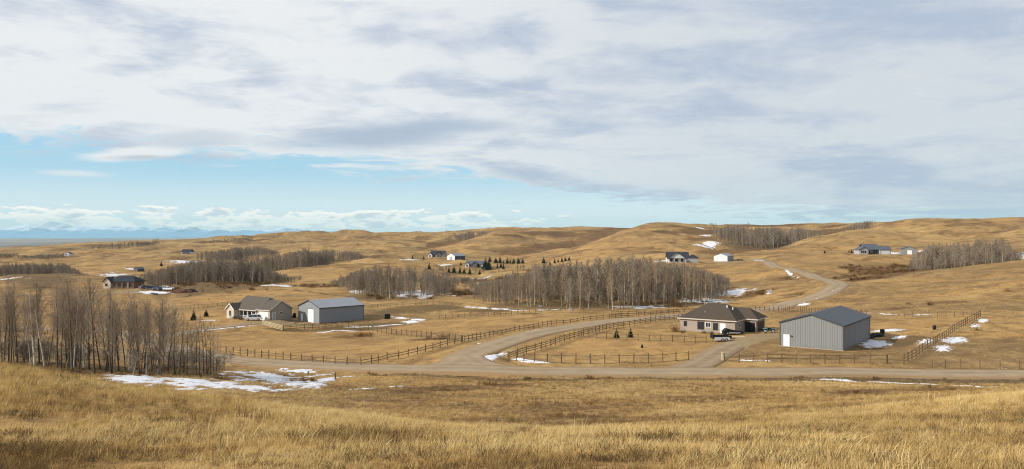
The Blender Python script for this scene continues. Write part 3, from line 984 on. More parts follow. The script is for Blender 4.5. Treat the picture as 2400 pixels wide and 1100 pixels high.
def fold(pts, w, s, up=5, k=1.05, y1=1600):
    """brush and painted shade in the fold that shows just over a crest"""
    P = [G(px, py - up, Y * k, y1) for px, py, Y in pts]
    path = smooth_path(P, 4.0); d, _ = near_path(path, GX, GY)
    ATT['brush'] = np.maximum(ATT['brush'], (np.clip(1.4 - d / w, 0, 1) * s).astype(np.float32))  # brush colour doubles as shade on slopes facing away
fold([(1200, 600, 810), (1270, 589, 830), (1330, 576, 850), (1400, 560, 900), (1440, 546, 930), (1475, 536, 970)], 45, 0.75)
fold([(1000, 586, 1040), (1035, 577, 1100), (1070, 570, 1150), (1110, 559, 1200)], 40, 0.8, 4)
fold([(1760, 592, 580), (1800, 582, 620), (1850, 570, 680), (1930, 553, 750), (2000, 538, 820)], 35, 0.8, 4)
fold([(2010, 664, 300), (2100, 645, 320), (2200, 632, 330), (2300, 620, 340), (2400, 610, 350)], 10, 0.9, 3, y1=520)
fold([(640, 638, 540), (700, 628, 600), (780, 616, 660), (860, 607, 720)], 20, 0.8, 3, y1=900)
fold([(0, 652, 460), (80, 644, 478), (160, 646, 478), (240, 657, 465)], 14, 0.8, 3, y1=700)
ATT['dirt'] = np.maximum(ATT['dirt'], np.clip(0.75 - np.maximum(ROAD_D, 0) / 1.6, 0, 0.75).astype(np.float32))
band('litter', [(2600, 897), (2200, 893), (1900, 890), (1600, 888), (1300, 890), (1100, 886), (900, 880)], 3.0, 1.0, 90, 135)
band('litter', [(2150, 862), (2400, 868)], 1.6, 0.5, 110, 140)
# trails and wheel tracks
band('mud_shade', [(1786, 606), (1830, 601), (1880, 597), (1935, 593), (1990, 597)], 2.2, 0.9, 380, 560)
band('mud_shade', [(690, 680), (740, 686), (800, 694), (870, 700)], 1.6, 0.75, 250, 400)
band('mud_shade', [(420, 700), (520, 694), (640, 690)], 1.6, 0.7, 250, 400)
band('dirt', [(1985, 668), (2060, 655), (2120, 646), (2190, 637)], 1.6, 0.7, 270, 345)
band('mud_shade', [(1290, 838), (1400, 822), (1500, 826), (1580, 836)], 0.7, 0.6, 110, 180)
band('mud_shade', [(960, 760), (1080, 755), (1200, 752), (1300, 748)], 0.9, 0.6, 170, 260)
band('mud_shade', [(860, 735), (950, 741), (1010, 748)], 1.4, 0.7, 190, 290)
band('mud_shade', [(2100, 760), (2180, 768), (2260, 755)], 1.0, 0.6, 140, 220)
for a in ((1790, 786, 45, 9), (1750, 800, 45, 9), (1700, 825, 35, 12), (1600, 868, 60, 5), (1080, 855, 40, 6), (1000, 862, 60, 4)):
    blob('dirt', *a, y0=105, y1=230)
for a in ((640, 757, 60, 5), (700, 762, 60, 4), (590, 760, 60, 4), (280, 684, 60, 3), (1700, 614, 60, 2), (2090, 596, 50, 2)):
    blob('dirt', *a, y0=180, y1=560)
for a in ((2110, 802, 85, 15), (2050, 815, 50, 8, 0.8), (1960, 838, 130, 4, 0.6), (1760, 835, 60, 5, 0.7), (820, 772, 110, 8, 0.9), (900, 762, 90, 7, 0.9), (700, 775, 90, 6, 0.8)):  # first blob paints the right shop's cast shadow, the others are yard mud
    blob('mud_shade', *a, y0=110, y1=280)
for a in ((1000, 722, 120, 9, 1.0), (1140, 728, 110, 6, 0.9), (920, 732, 60, 6, 0.9), (1240, 735, 40, 3, 0.8)):
    blob('mud_shade', *a, y0=200, y1=330)
for a in ((700, 815, 230, 22), (950, 820, 130, 20), (1050, 765, 200, 18), (1300, 755, 120, 10), (1420, 815, 180, 22), (1600, 810, 90, 15), (1900, 765, 260, 12), (2150, 760, 130, 12), (480, 740, 90, 16)):
    blob('short', *a, y0=110, y1=300)
for a in ((550, 690, 220, 12), (300, 720, 200, 14), (800, 705, 160, 10), (760, 645, 140, 14), (120, 665, 140, 8), (230, 625, 200, 14, 0.8), (1380, 600, 160, 10, 0.7), (1900, 615, 160, 8, 0.7),
          (2150, 560, 160, 20, 0.5), (1500, 570, 100, 18, 0.5)):
    blob('short', *a, y0=200, y1=900)

# ------------------------------------------------------------------ ground sheet
nL, nT = GX.shape
gv = np.stack([GX, GY, GH], -1).reshape(-1, 3)
ii, jj = np.meshgrid(np.arange(nL - 1), np.arange(nT - 1), indexing='ij')
q0 = (ii * nT + jj).ravel()
gq = np.stack([q0, q0 + 1, q0 + nT + 1, q0 + nT], 1)[:, ::-1]
# close the ring behind and the middle
seam = np.arange(nL - 1)
gq = np.vstack([gq, np.stack([seam * nT + nT - 1, seam * nT, (seam + 1) * nT, (seam + 1) * nT + nT - 1], 1)[:, ::-1]])
ground = np_mesh("ground", gv, gq, M['ground'])
for k, v in ATT.items():
    set_attr(ground, k, v.ravel())
import bmesh
bm = bmesh.new()
ground_obj = link("ground", ground)
prop(ground_obj, "dry golden prairie rolling over hills and valley", kind="structure")
mid = MB(); mid.face([(math.sin(a) * 1.55, math.cos(a) * 1.55, float(GH[0, int(np.argmin(abs(TH - a)))]) - 0.004) for a in np.linspace(-math.pi, math.pi, 40)[:-1]])
prop(mid.build("ground_cap", M['ground']), "patch of ground under the viewpoint", kind="structure")

# ------------------------------------------------------------------ roads
def road_mesh(name, path, w, up, zs, mat, label):
    n = len(path)
    tan = np.gradient(path, axis=0); tan /= np.hypot(tan[:, 0], tan[:, 1])[:, None]
    nor = np.stack([-tan[:, 1], tan[:, 0]], 1)
    us = np.array([-1.12, -1.0, -0.75, -0.4, 0, 0.4, 0.75, 1.0, 1.12])
    prof = np.array([-0.45, -0.03, 0.02, 0.05, 0.07, 0.05, 0.02, -0.03, -0.45])
    wob = 1 + 0.16 * fbm(path[:, 0] / 7, path[:, 1] / 7, 3, 51)[:, None]
    side = us[None, :] * (w / 2) * wob
    x = path[:, 0:1] + nor[:, 0:1] * side; y = path[:, 1:2] + nor[:, 1:2] * side
    z = zs[:, None] + up + prof[None, :]
    v = np.stack([x, y, z], -1).reshape(-1, 3)
    i, j = np.meshgrid(np.arange(n - 1), np.arange(len(us) - 1), indexing='ij')
    q = (i * len(us) + j).ravel()
    quads = np.stack([q, q + len(us), q + len(us) + 1, q + 1], 1)[:, ::-1]
    me = np_mesh(name, v, quads, mat)
    set_attr(me, 'across', np.tile(us, n))
    return prop(link(name, me), label, kind="structure")

labels = ["gravel road running along the valley floor", "gravel road curving past the house and up the hill", "gravel corner where the side road joins",
          "gravel drive up to the hip-roofed house", "gravel drive to the house with the porch"]
for (name, path, w, up), zs, lb in zip(ROADS, ROAD_Z, labels):
    road_mesh(name, path, w, up, zs, M['road'] if name == 'road' else M['track'], lb)
track = smooth_path([G(a, b, 300, 640) for a, b in ((1035, 664), (1080, 658), (1130, 652), (1190, 645), (1250, 636), (1300, 627), (1335, 618))], 3.0)
road_mesh("track", track, 4.0, 0.25, np.convolve(np.pad(H(track[:, 0], track[:, 1]), 4, 'edge'), np.ones(9) / 9, 'valid'), M['track'], "pale farm track behind the aspen grove")

# ------------------------------------------------------------------ snow left in hollows and drifts
SNOW_AREAS = []
def snow_sheet(x0, x1, y0, y1, res, fn, thick, label):
    nx = int(np.clip((x1 - x0) / res, 8, 260)); ny = int(np.clip((y1 - y0) / res, 8, 260))
    xs = np.linspace(x0, x1, nx); ys = np.linspace(y0, y1, ny)
    X, Y = np.meshgrid(xs, ys)
    s = fn(X, Y)
    h = H(X, Y) + np.clip(s, -0.4, 1.0) * thick * 2.2
    h = np.where(s > 0.45, H(X, Y) + thick * (1 + 0.25 * fbm(X / 1.5, Y / 1.5, 2, 5)), h)
    keep = np.maximum.reduce([s[:-1, :-1], s[1:, :-1], s[:-1, 1:], s[1:, 1:]]) > 0
    i, j = np.nonzero(keep)
    if len(i) == 0: return
    q = i * nx + j
    quads = np.stack([q, q + 1, q + nx + 1, q + nx], 1)
    used, inv = np.unique(quads, return_inverse=True)
    v = np.stack([X, Y, h], -1).reshape(-1, 3)[used]
    me = np_mesh("snow_patch", v, inv.reshape(-1, 4), M['snow'])
    set_attr(me, 'depth', s.ravel()[used])
    prop(link("snow_patch", me), label, kind="stuff")

def snow(px, py, rx, ry, label, speck=0.35, thick=0.10, y0=48.0, y1=1500.0):
    cx, cy = G(px, py, y0, y1)
    rxw = rx * cy / F
    ya = G(px, py + ry, y0, y1)[1]; yb = G(px, py - ry, y0, y1)[1]
    ryw = float(np.clip(0.5 * abs(yb - ya), rxw * 0.10, rxw * 3)); u = cx / cy
    nsc = max(0.35, rxw * 0.22)
    def fn(X, Y):
        q = np.sqrt(((X - cx - u * (Y - cy)) / rxw) ** 2 + ((Y - cy) / ryw) ** 2)
        return (1 - q) * 1.2 + fbm(X / nsc, Y / nsc * (rxw / ryw) ** 0.5, 4, 77) * (1.3 + speck * 3.0) - speck * 0.42
    m = 1.4; k = max(rxw, ryw * abs(u) + rxw)
    snow_sheet(cx - k * m, cx + k * m, cy - ryw * m, cy + ryw * m, max(0.12, min(rxw, ryw) / 14), fn, thick, label)
    SNOW_AREAS.append((cx, cy, u, rxw * 0.9, ryw * 0.9))

def drift(pix, w, label, speck=0.2, thick=0.12, y0=48.0, y1=1500.0):
    path = smooth_path([G(a, b, y0, y1) for a, b in pix], w / 3)
    def fn(X, Y):
        d, k = near_path(path, X, Y)
        L = len(path); taper = np.clip(np.minimum(k, L - 1 - k) / (L * 0.15), 0.25, 1)
        return (w * 0.5 * taper - d) / (w * 0.5) + fbm(X / max(0.4, w * 0.8), Y / max(0.4, w * 0.8), 4, 78) * (1.5 + speck * 3.0) - speck * 0.45
    lo = path.min(0) - w; hi = path.max(0) + w
    snow_sheet(lo[0], hi[0], lo[1], hi[1], max(0.15, w / 7, max(hi - lo) / 250), fn, thick, label)
    for p in path[::3]:
        SNOW_AREAS.append((p[0], p[1], 0, w * 0.5, w * 0.5))

NB = dict(y0=60, y1=125)
snow(330, 889, 95, 10, "broad snow bank below the bare poplars, near end", 0.45, **NB)
snow(460, 896, 110, 11, "broad snow bank below the bare poplars, middle", 0.5, **NB)
snow(590, 911, 80, 7, "snow bank thinning out below the poplars, far end", 0.4, **NB)
snow(610, 884, 85, 12, "patchy snow between road and gully", 1.0, **NB)
snow(700, 872, 60, 5, "thin patchy snow beside the gravel road", 0.8, y0=70, y1=130)
snow(700, 902, 60, 8, "patchy snow in the gully", 0.9, **NB)
drift([(640, 916), (700, 912), (750, 896), (795, 885), (830, 883)], 2.0, "curving snow drift along the gully edge", 0.3, **NB)
drift([(540, 870), (600, 874), (660, 880)], 1.2, "line of snow beside the gravel road ditch", 0.6, **NB)
drift([(820, 915), (880, 911), (960, 904)], 1.0, "dotted snow in the brown grass above the knoll", 1.0, **NB)
drift([(1130, 852), (1140, 843), (1164, 833), (1194, 823)], 3.4, "snow drift along the inside of the road bend", 0.0, y0=110, y1=190)
drift([(1200, 842), (1240, 847), (1290, 852)], 1.9, "snow drift at the paddock corner", 0.0, y0=110, y1=190)
drift([(1160, 859), (1195, 864)], 0.7, "small strip of snow on the bend verge", 0.2, y0=110, y1=190)
drift([(1228, 781), (1265, 774), (1310, 766)], 1.5, "snow along the upper verge of the curving road", 0.2, y0=120, y1=230)
snow(1127, 807, 12, 3, "small snow heap at the fence corner by the road", y0=120, y1=230)
drift([(335, 801), (390, 815), (440, 826), (500, 839)], 1.4, "snow line on the upper side of the road behind the poplars", 0.2, y0=130, y1=230)
drift([(385, 788), (440, 779), (500, 773), (560, 767), (612, 762)], 1.5, "snow line below the drive to the porch house", 0.3, y0=150, y1=270)
drift([(470, 752), (515, 752)], 1.2, "strip of snow beside the two small spruces", 0.3, y0=180, y1=290)
drift([(730, 783), (765, 779), (790, 775), (842, 777)], 1.6, "curved snow drift in the paddock below the left shop", 0.0, y0=150, y1=260)
drift([(790, 768), (850, 767), (900, 764), (955, 759)], 2.4, "snow bank along the fence below the left shop", 0.5, y0=150, y1=290)
drift([(918, 743), (960, 748), (1000, 752)], 3.0, "patchy snow beside the black box", 0.7, y0=180, y1=290)
snow(965, 755, 22, 4, "low snow heap near the black box", y0=180, y1=290)
snow(650, 669, 42, 1.8, "long snow bank at the field crest before the wood", 0.3, y0=330, y1=440)
snow(838, 683, 20, 5, "snow patch at the edge of the small grove", 0.2, y0=250, y1=400)
snow(980, 689, 75, 8, "snow under the small aspen grove", 0.5, y0=250, y1=400)
drift([(1030, 716), (1090, 720), (1150, 724), (1230, 728), (1345, 726)], 2.2, "broken snow line in front of the aspen grove", 0.9, y0=220, y1=330)
snow(1710, 686, 55, 8, "snow on the hollow behind the aspen grove", 0.4, y0=240, y1=400)
snow(1650, 706, 70, 6, "patchy snow at the foot of the aspen grove", 0.7, y0=220, y1=330)
snow(1500, 721, 60, 4, "thin snow before the aspens by the road", 0.8, y0=220, y1=330)
drift([(1800, 694), (1803, 686), (1806, 678)], 2.0, "upright snow streak in the hollow", 0.6, y0=240, y1=400)
drift([(560, 892), (640, 890), (720, 884), (800, 878)], 1.3, "thin broken snow streaks running towards the road junction", 0.7, **NB)
snow(1665, 568, 24, 5, "large snow patch on the hillside above the white shop", 0.3, 0.3, y0=500, y1=1000)
snow(1648, 577, 28, 2.2, "flat snow patch low on the hillside", 0.0, 0.3, y0=500, y1=1000)
snow(1655, 553, 16, 1.8, "small upper snow patch on the hillside", 0.2, 0.3, y0=500, y1=1000)
snow(1640, 535, 14, 1.4, "snow streak near the top of the hill", 0.2, 0.3, y0=600, y1=1100)
drift([(1793, 617), (1820, 628), (1850, 640), (1876, 651)], 2.4, "snow line along the lower side of the climbing road", 0.2, y0=260, y1=520)
drift([(1895, 708), (1925, 694), (1950, 685), (1978, 671)], 2.4, "snow bank under the road bend on the hill", 0.2, y0=200, y1=340)
snow(1885, 714, 18, 4, "snow patch below the climbing road", 0.2, y0=200, y1=320)
drift([(1905, 890), (1990, 894), (2080, 898), (2150, 901), (2222, 904)], 1.1, "long thin snow drift in the road ditch", 0.0, y0=85, y1=125)
drift([(2225, 904), (2290, 907), (2345, 909)], 0.8, "broken end of the snow drift in the road ditch", 0.7, y0=85, y1=125)
snow(2050, 806, 38, 10, "large snow patch beside the right shop", 0.1, y0=120, y1=210)
snow(2080, 775, 42, 3.5, "long snow patch behind the right shop", 0.0, y0=140, y1=220)
snow(2105, 792, 20, 4, "small snow patch near the right shop corner", 0.2, y0=130, y1=210)
snow(2170, 801, 24, 6, "snow inside the side fence", 0.4, y0=120, y1=210)
snow(2237, 798, 34, 8, "large snow patch outside the side fence", 0.0, y0=120, y1=210)
snow(2210, 817, 22, 8, "ragged snow patch outside the side fence", 0.4, y0=120, y1=210)
snow(2303, 752, 14, 5, "snow patch by the far fence corner", 0.0, y0=140, y1=230)
snow(2284, 765, 14, 4, "thin snow patch along the side fence", 0.5, y0=140, y1=230)
drift([(1730, 844), (1770, 846), (1818, 848)], 1.0, "snow strip inside the front fence of the right shop", 0.4, y0=110, y1=170)
drift([(2010, 733), (2080, 737), (2130, 739), (2200, 738)], 1.8, "snow line at the foot of the right hill", 0.5, y0=190, y1=260)
snow(360, 686, 48, 4, "snow in the yard of the brown farmhouse", 0.2, y0=330, y1=460)
snow(430, 614, 40, 3, "snow hollow at the edge of the far wood", 0.6, 0.3, y0=600, y1=1100)
snow(310, 631, 24, 2.2, "snow around the small dark shed", 0.8, 0.3, y0=500, y1=800)
snow(270, 645, 30, 6, "patchy snow below the small dark shed", 1.1, 0.25, y0=480, y1=800)
snow(20, 654, 40, 1.2, "snow on the crest of the far left field", 0.6, 0.2, y0=380, y1=520)
drift([(1040, 661), (1100, 655), (1140, 651), (1185, 645)], 2.5, "snow beside the pale farm track", 0.5, 0.2, y0=300, y1=640)
snow(1125, 664, 10, 2.5, "small snow patch below the farm track", 0.0, 0.2, y0=300, y1=640)
snow(1040, 622, 24, 1.6, "snow by the drive between the spruces", 0.5, 0.25, y0=450, y1=800)
snow(960, 608, 22, 1.2, "snow on the bench left of the grey barn", 0.6, 0.25, y0=600, y1=900)
snow(1780, 611, 12, 1.2, "snow by the top of the climbing road", 0.8, 0.2, y0=380, y1=560)
snow(1550, 612, 18, 2, "snow beside the black-roofed house", 0.3, 0.2, y0=400, y1=560)
snow(2095, 594, 18, 2, "snow between the grey house and its garage", 0.3, 0.2, y0=400, y1=560)
snow(2165, 588, 22, 2, "snow behind the grey garage", 0.2, 0.2, y0=400, y1=600)

# ------------------------------------------------------------------ mountains
prof = np.array([(-1500, 538), (-1200, 528), (-900, 532), (-600, 524), (-300, 530), (-120, 536), (0, 545), (15, 542), (30, 533), (45, 529), (65, 528), (80, 532), (100, 528), (117, 526), (122, 518), (128, 523), (140, 529),
                 (155, 527), (170, 532), (190, 530), (210, 532), (230, 529), (260, 531), (285, 529), (300, 530), (320, 533), (335, 531), (350, 535), (375, 535), (395, 531), (420, 533),
                 (440, 531), (465, 538), (480, 540), (510, 538), (540, 543), (575, 539), (600, 542), (640, 537), (660, 534), (700, 539), (750, 541), (800, 543), (850, 545), (900, 547), (960, 549), (1100, 551), (1300, 553), (1500, 556)])
YM = 32000.0
mx = np.linspace(prof[0, 0], prof[-1, 0], 900)
top = np.interp(mx, prof[:, 0], prof[:, 1])
top = top + (fbm(mx / 12, mx * 0, 4, 3)) * 6.5 * np.clip((550 - top) / 12, 0, 1)
ztop = (CY - top) / F * YM
rows = np.linspace(-1, 1, 31)
wx = (mx - CX) / F * YM
v = []
zb = -128.0
for r in rows:
    yy = YM + r * 3600
    k = (1 - abs(r)) ** 1.15
    nz = fbm(wx / 1300 + r * 1.7, np.full_like(wx, r * 3.0), 5, 9)
    edge = np.clip(k * 6, 0, 1) * np.clip(abs(r) * 5, 0, 1)
    z = zb + (ztop - zb) * k * (1 + 0.55 * nz * edge)
    v.append(np.stack([wx + (nz * 450 * edge), np.full_like(wx, yy), z], 1))
v = np.concatenate(v)
n = len(mx)
i, j = np.meshgrid(np.arange(len(rows) - 1), np.arange(n - 1), indexing='ij')
q = (i * n + j).ravel()
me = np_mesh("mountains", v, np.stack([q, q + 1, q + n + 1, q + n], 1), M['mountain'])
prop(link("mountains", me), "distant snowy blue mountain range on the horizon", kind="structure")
outer = MB()
outer.face([(-42000, 21000, -131), (42000, 21000, -131), (42000, 37000, -131), (-42000, 37000, -131)])
prop(outer.build("plain", M['ground']), "far edge of the plain before the mountains", kind="structure")

# ------------------------------------------------------------------ haze in the air
hz = MB(); hz.box(-45000, 45000, -31000, 38000, -175, 640)
hm = bpy.data.materials.new("thin_haze"); hm.use_nodes = True
ht = NT(hm.node_tree)
vol = ht.new('ShaderNodeVolumePrincipled')
vol.inputs['Color'].default_value = (0.60, 0.92, 1.0, 1)
vol.inputs['Density'].default_value = 3.0e-5
vol.inputs['Anisotropy'].default_value = 0.0
ho = ht.new('ShaderNodeOutputMaterial')
ht.t.links.new(vol.outputs[0], ho.inputs['Volume'])
prop(hz.build("haze", hm), "thin blue haze over the far plain", kind="stuff")

# ------------------------------------------------------------------ buildings
M['glass'] = m_glass()
M['white'] = plain("white_paint", (0.78, 0.78, 0.75, 1), 0.05, 1.0, 0.5, 0.3)
M['white_steel'] = m_steel("white_steel", (0.74, 0.74, 0.73, 1))
M['trim_pale'] = plain("pale_trim", (0.55, 0.50, 0.44, 1), 0.06)
M['trim_dark'] = plain("dark_trim", (0.06, 0.065, 0.07, 1), 0.1)
M['grey_steel'] = m_steel("grey_steel_siding", (0.222, 0.228, 0.225, 1))
M['grey_steel_b'] = m_steel("blue_grey_steel_siding", (0.225, 0.24, 0.25, 1))
M['roof_steel'] = m_steel("dark_grey_steel_roof", (0.06, 0.067, 0.078, 1), 0.6)
M['roof_steel_b'] = m_steel("blue_grey_steel_roof", (0.24, 0.255, 0.275, 1), 0.6)
M['shingle_brown'] = m_shingle("brown_shingles", srgb(70, 61, 52), srgb(88, 78, 67))
M['shingle_grey'] = m_shingle("grey_brown_shingles", srgb(84, 77, 69), srgb(102, 94, 84))
M['shingle_black'] = m_shingle("black_shingles", srgb(44, 45, 52), srgb(64, 66, 74))
M['shingle_slate'] = m_shingle("slate_shingles", srgb(76, 80, 88), srgb(98, 102, 110))
M['siding_tan'] = m_siding("tan_stucco", srgb(158, 144, 130))
M['siding_cream'] = m_siding("cream_siding", srgb(196, 184, 166))
M['siding_taupe'] = m_siding("taupe_siding", srgb(150, 138, 124))
M['siding_white'] = m_siding("white_siding", srgb(206, 204, 201))
M['siding_grey'] = m_siding("grey_siding", srgb(160, 158, 158))
M['log'] = m_siding("brown_timber", srgb(112, 86, 66))
M['timber_dark'] = m_siding("dark_timber", srgb(84, 76, 72))
M['door_black'] = plain("black_door", (0.012, 0.014, 0.018, 1), 0.1, rough=0.4)
M['concrete'] = plain("concrete", (0.38, 0.36, 0.33, 1), 0.12)
M['stone'] = plain("field_stone", (0.26, 0.24, 0.22, 1), 0.3, 3.0)


class Bld:
    def __init__(self, key, name, label, cat):
        s = BLD[key]
        self.W, self.D = s['W'], s['D']
        self.root = empty(name, (s['o'][0], s['o'][1], s['z']), s['rz'])
        prop(self.root, label, cat)

    def add(self, name, mb, mat, parent=None, label=None):
        o = mb.build(name, mat, parent or self.root)
        if label: o["label"] = label
        return o

    def fb(self, mb, face, u0, u1, d0, d1, z0, z1, off=0.0):
        """a box laid on a face; d outwards"""
        W, D = self.W, self.D
        if face == 'front': mb.box(u0, u1, off - d1, off - d0, z0, z1)
        elif face == 'back': mb.box(u0, u1, D + off + d0, D + off + d1, z0, z1)
        elif face == 'right': mb.box(W + off + d0, W + off + d1, u0, u1, z0, z1)
        elif face == 'left': mb.box(off - d1, off - d0, u0, u1, z0, z1)

    def window(self, face, u, z, w, h, frame, off=0.0, bars=1):
        f = MB(); t = 0.09
        self.fb(f, face, u, u + w, 0.0, 0.06, z, z + t, off)
        self.fb(f, face, u, u + w, 0.0, 0.06, z + h - t, z + h, off)
        self.fb(f, face, u, u + t, 0.0, 0.06, z + t, z + h - t, off)
        self.fb(f, face, u + w - t, u + w, 0.0, 0.06, z + t, z + h - t, off)
        for k in range(1, bars):
            c = u + w * k / bars
            self.fb(f, face, c - 0.035, c + 0.035, 0.0, 0.055, z + t, z + h - t, off)
        o = self.add("window", f, frame)
        p = MB(); self.fb(p, face, u + t, u + w - t, 0.004, 0.03, z + t, z + h - t, off)
        self.add("pane", p, M['glass'], o)

    def door(self, face, u, w, h, mat, off=0.0, z=0.0, name="door", ribs=0, trim=None):
        p = MB(); self.fb(p, face, u, u + w, 0.0, 0.05, z, z + h, off)
        o = self.add(name, p, mat)
        f = MB(); t = 0.1
        self.fb(f, face, u - t, u - 0.003, 0.0, 0.08, z, z + h + t, off); self.fb(f, face, u + w + 0.003, u + w + t, 0.0, 0.08, z, z + h + t, off)
        self.fb(f, face, u, u + w, 0.0, 0.08, z + h + 0.003, z + h + t, off)
        self.add("door_frame", f, trim or M['trim_pale'], o)
        for k in range(ribs):
            r = MB(); zz = z + h * (k + 0.5) / ribs
            self.fb(r, face, u + 0.08, u + w - 0.08, 0.053, 0.075, zz - h / ribs * 0.40, zz + h / ribs * 0.40, off)
            self.add("door_panel", r, mat, o)
        return o

    def gable_y(self, eave, rise, wall, roof, over=0.3, th=0.14, base=-0.8, y0=0.0, y1=None, fascia=None):
        """gable ends at front and back"""
        W = self.W; y1 = self.D if y1 is None else y1
        m = MB(); m.prism([(0, base), (W, base), (W, eave), (W / 2, eave + rise), (0, eave)], 'y', y0, y1)
        self.add("wall", m, wall)
        self.chevron('y', 0, W, y0 - over, y1 + over, eave, rise, over, th, roof, fascia)

    def chevron(self, axis, a0, a1, b0, b1, eave, rise, over, th, roof, fascia=None):
        c = (a0 + a1) / 2; s = rise / (c - a0)
        lo = eave - over * s
        e = 0.01
        m = MB(); m.prism([(a0 - over, lo + e), (c, eave + rise + e), (a1 + over, lo + e), (a1 + over, lo + th), (c, eave + rise + th), (a0 - over, lo + th)], axis, b0, b1)
        o = self.add("roof", m, roof)
        if fascia:
            for bb0, bb1 in ((b0 - 0.04, b0 - 0.003), (b1 + 0.003, b1 + 0.04)):
                f = MB(); g = 0.10
                f.prism([(a0 - over, lo - g), (c, eave + rise - g), (a1 + over, lo - g), (a1 + over, lo + th + 0.02), (c, eave + rise + th + 0.02), (a0 - over, lo + th + 0.02)], axis, bb0, bb1)
                self.add("fascia", f, fascia, o)
            for aa0, aa1 in ((a0 - over - 0.05, a0 - over - 0.003), (a1 + over + 0.003, a1 + over + 0.05)):
                f = MB()
                f.box(aa0, aa1, b0, b1, lo - g, lo + th) if axis == 'y' else f.box(b0, b1, aa0, aa1, lo - g, lo + th)
                self.add("gutter", f, fascia, o)
        return o

    def hip(self, x0, x1, y0, y1, eave, rise, over, inset, roof, fascia=None, axis='x', inset2=None):
        X0, X1, Y0, Y1 = x0 - over, x1 + over, y0 - over, y1 + over
        i2 = inset if inset2 is None else inset2
        m = MB(); z0, z1 = eave, eave + 0.18
        if axis == 'x':
            r0 = (X0 + inset, (Y0 + Y1) / 2, eave + rise); r1 = (X1 - i2, (Y0 + Y1) / 2, eave + rise)
        else:
            r0 = ((X0 + X1) / 2, Y0 + inset, eave + rise); r1 = ((X0 + X1) / 2, Y1 - i2, eave + rise)
        A, B, C, Dd = (X0, Y0, z1), (X1, Y0, z1), (X1, Y1, z1), (X0, Y1, z1)
        if axis == 'x':
            m.face([A, B, r1, r0]); m.face([B, C, r1]); m.face([C, Dd, r0, r1]); m.face([Dd, A, r0])
        else:
            m.face([A, B, r0]); m.face([B, C, r1, r0]); m.face([C, Dd, r1]); m.face([Dd, A, r0, r1])
        m.face([(X0, Y0, z1), (X0, Y1, z1), (X1, Y1, z1), (X1, Y0, z1)])
        o = self.add("roof", m, roof)
        f = MB(); f.box(X0 + 0.02, X1 - 0.02, Y0 + 0.02, Y1 - 0.02, z0 - 0.06, z1 - 0.004)
        self.add("fascia", f, fascia or M['trim_pale'], o)
        return o


# --- right: grey steel shop with ribbed panels
b = Bld('shop_r', "steel_shop", "large plain grey steel shop with dark roof beside the hip-roofed house", "shop")
E, R = 4.5, 1.75
b.gable_y(E, R, M['grey_steel'], M['roof_steel'], 0.22, 0.12, fascia=M['trim_dark'])
n = 12
for k in range(n):
    u0 = b.W * k / n + 0.03; u1 = b.W * (k + 1) / n - 0.03
    top = lambda u: E + R * (1 - abs(u - b.W / 2) / (b.W / 2)) - 0.05
    m = MB()
    pts = [(u0, -0.3), (u1, -0.3), (u1, top(u1))] + ([(b.W / 2, top(b.W / 2))] if u0 < b.W / 2 < u1 else []) + [(u0, top(u0))]
    m.prism(pts, 'y', -0.045, -0.004)
    for rr in (0.33, 0.66):
        c = u0 + (u1 - u0) * rr
        m.prism([(c - 0.03, -0.25), (c + 0.03, -0.25), (c + 0.03, min(top(c - 0.03), top(c + 0.03)) - 0.02), (c - 0.03, min(top(c - 0.03), top(c + 0.03)) - 0.02)], 'y', -0.075, -0.0452)
    b.add("panel", m, M['grey_steel'])
for k in range(22):
    u0 = b.D * k / 22 + 0.03; u1 = b.D * (k + 1) / 22 - 0.03
    m = MB(); m.box(b.W + 0.004, b.W + 0.045, u0, u1, -0.3, E - 0.12); m.box(b.W + 0.0452, b.W + 0.075, (u0 + u1) / 2 - 0.03, (u0 + u1) / 2 + 0.03, -0.25, E - 0.14)
    b.add("panel", m, M['grey_steel'])
for (x0, x1, y0, y1) in ((-0.07, 0.09, -0.09, 0.07), (b.W - 0.09, b.W + 0.09, -0.09, 0.07), (b.W - 0.07, b.W + 0.09, b.D - 0.07, b.D + 0.09)):
    m = MB(); m.box(x0, x1, y0, y1, -0.4, E - 0.08); b.add("corner_trim", m, M['trim_dark'])
b.door('front', 0.75, 0.95, 2.1, M['white'], off=-0.08, z=0.05, trim=M['white'])
m = MB(); b.fb(m, 'front', 1.95, 2.25, 0.0, 0.22, 1.95, 2.12, -0.08); b.add("wall_lamp", m, M['trim_dark'])
m = MB(); b.fb(m, 'front', -0.1, b.W + 0.1, -0.05, 0.12, -0.6, 0.08); b.add("foundation", m, M['concrete'])

# --- right: hip-roofed house with garage wing
b = Bld('house_r', "hip_roof_house", "tan single-storey house with brown hip roof and black garage doors", "house")
W, D, E = b.W, b.D, 2.75
m = MB(); m.box(0, W, 0, D, -0.8, E); b.add("wall", m, M['siding_tan'])
wx1, wy0, wy1 = W + 2.6, 6.0, 12.2
m = MB(); m.box(W - 1.0, wx1, wy0, wy1, -0.8, E - 0.02); b.add("garage_wall", m, M['siding_tan'])
b.hip(0, W, 0, D, E, 3.2, 0.5, 4.7, M['shingle_brown'], M['trim_pale'])
b.hip(W - 6.0, wx1, wy0, wy1, E + 0.01, 2.3, 0.5, 3.0, M['shingle_brown'], M['trim_pale'])
b.window('front', 0.9, 1.05, 0.75, 1.15, M['trim_dark'])
b.window('front', 4.1, 0.55, 1.55, 1.75, M['trim_dark'], bars=2)
b.window('front', 5.95, 1.1, 1.25, 1.15, M['white'], bars=2)
b.window('front', 7.7, 0.6, 1.1, 1.6, M['trim_dark'], bars=2)
b.door('front', 9.35, 0.95, 2.1, M['white'], trim=M['white'])
m = MB(); b.fb(m, 'front', 10.3, 10.55, 0.0, 0.05, 0.1, 2.1); b.add("side_light", m, M['white'])
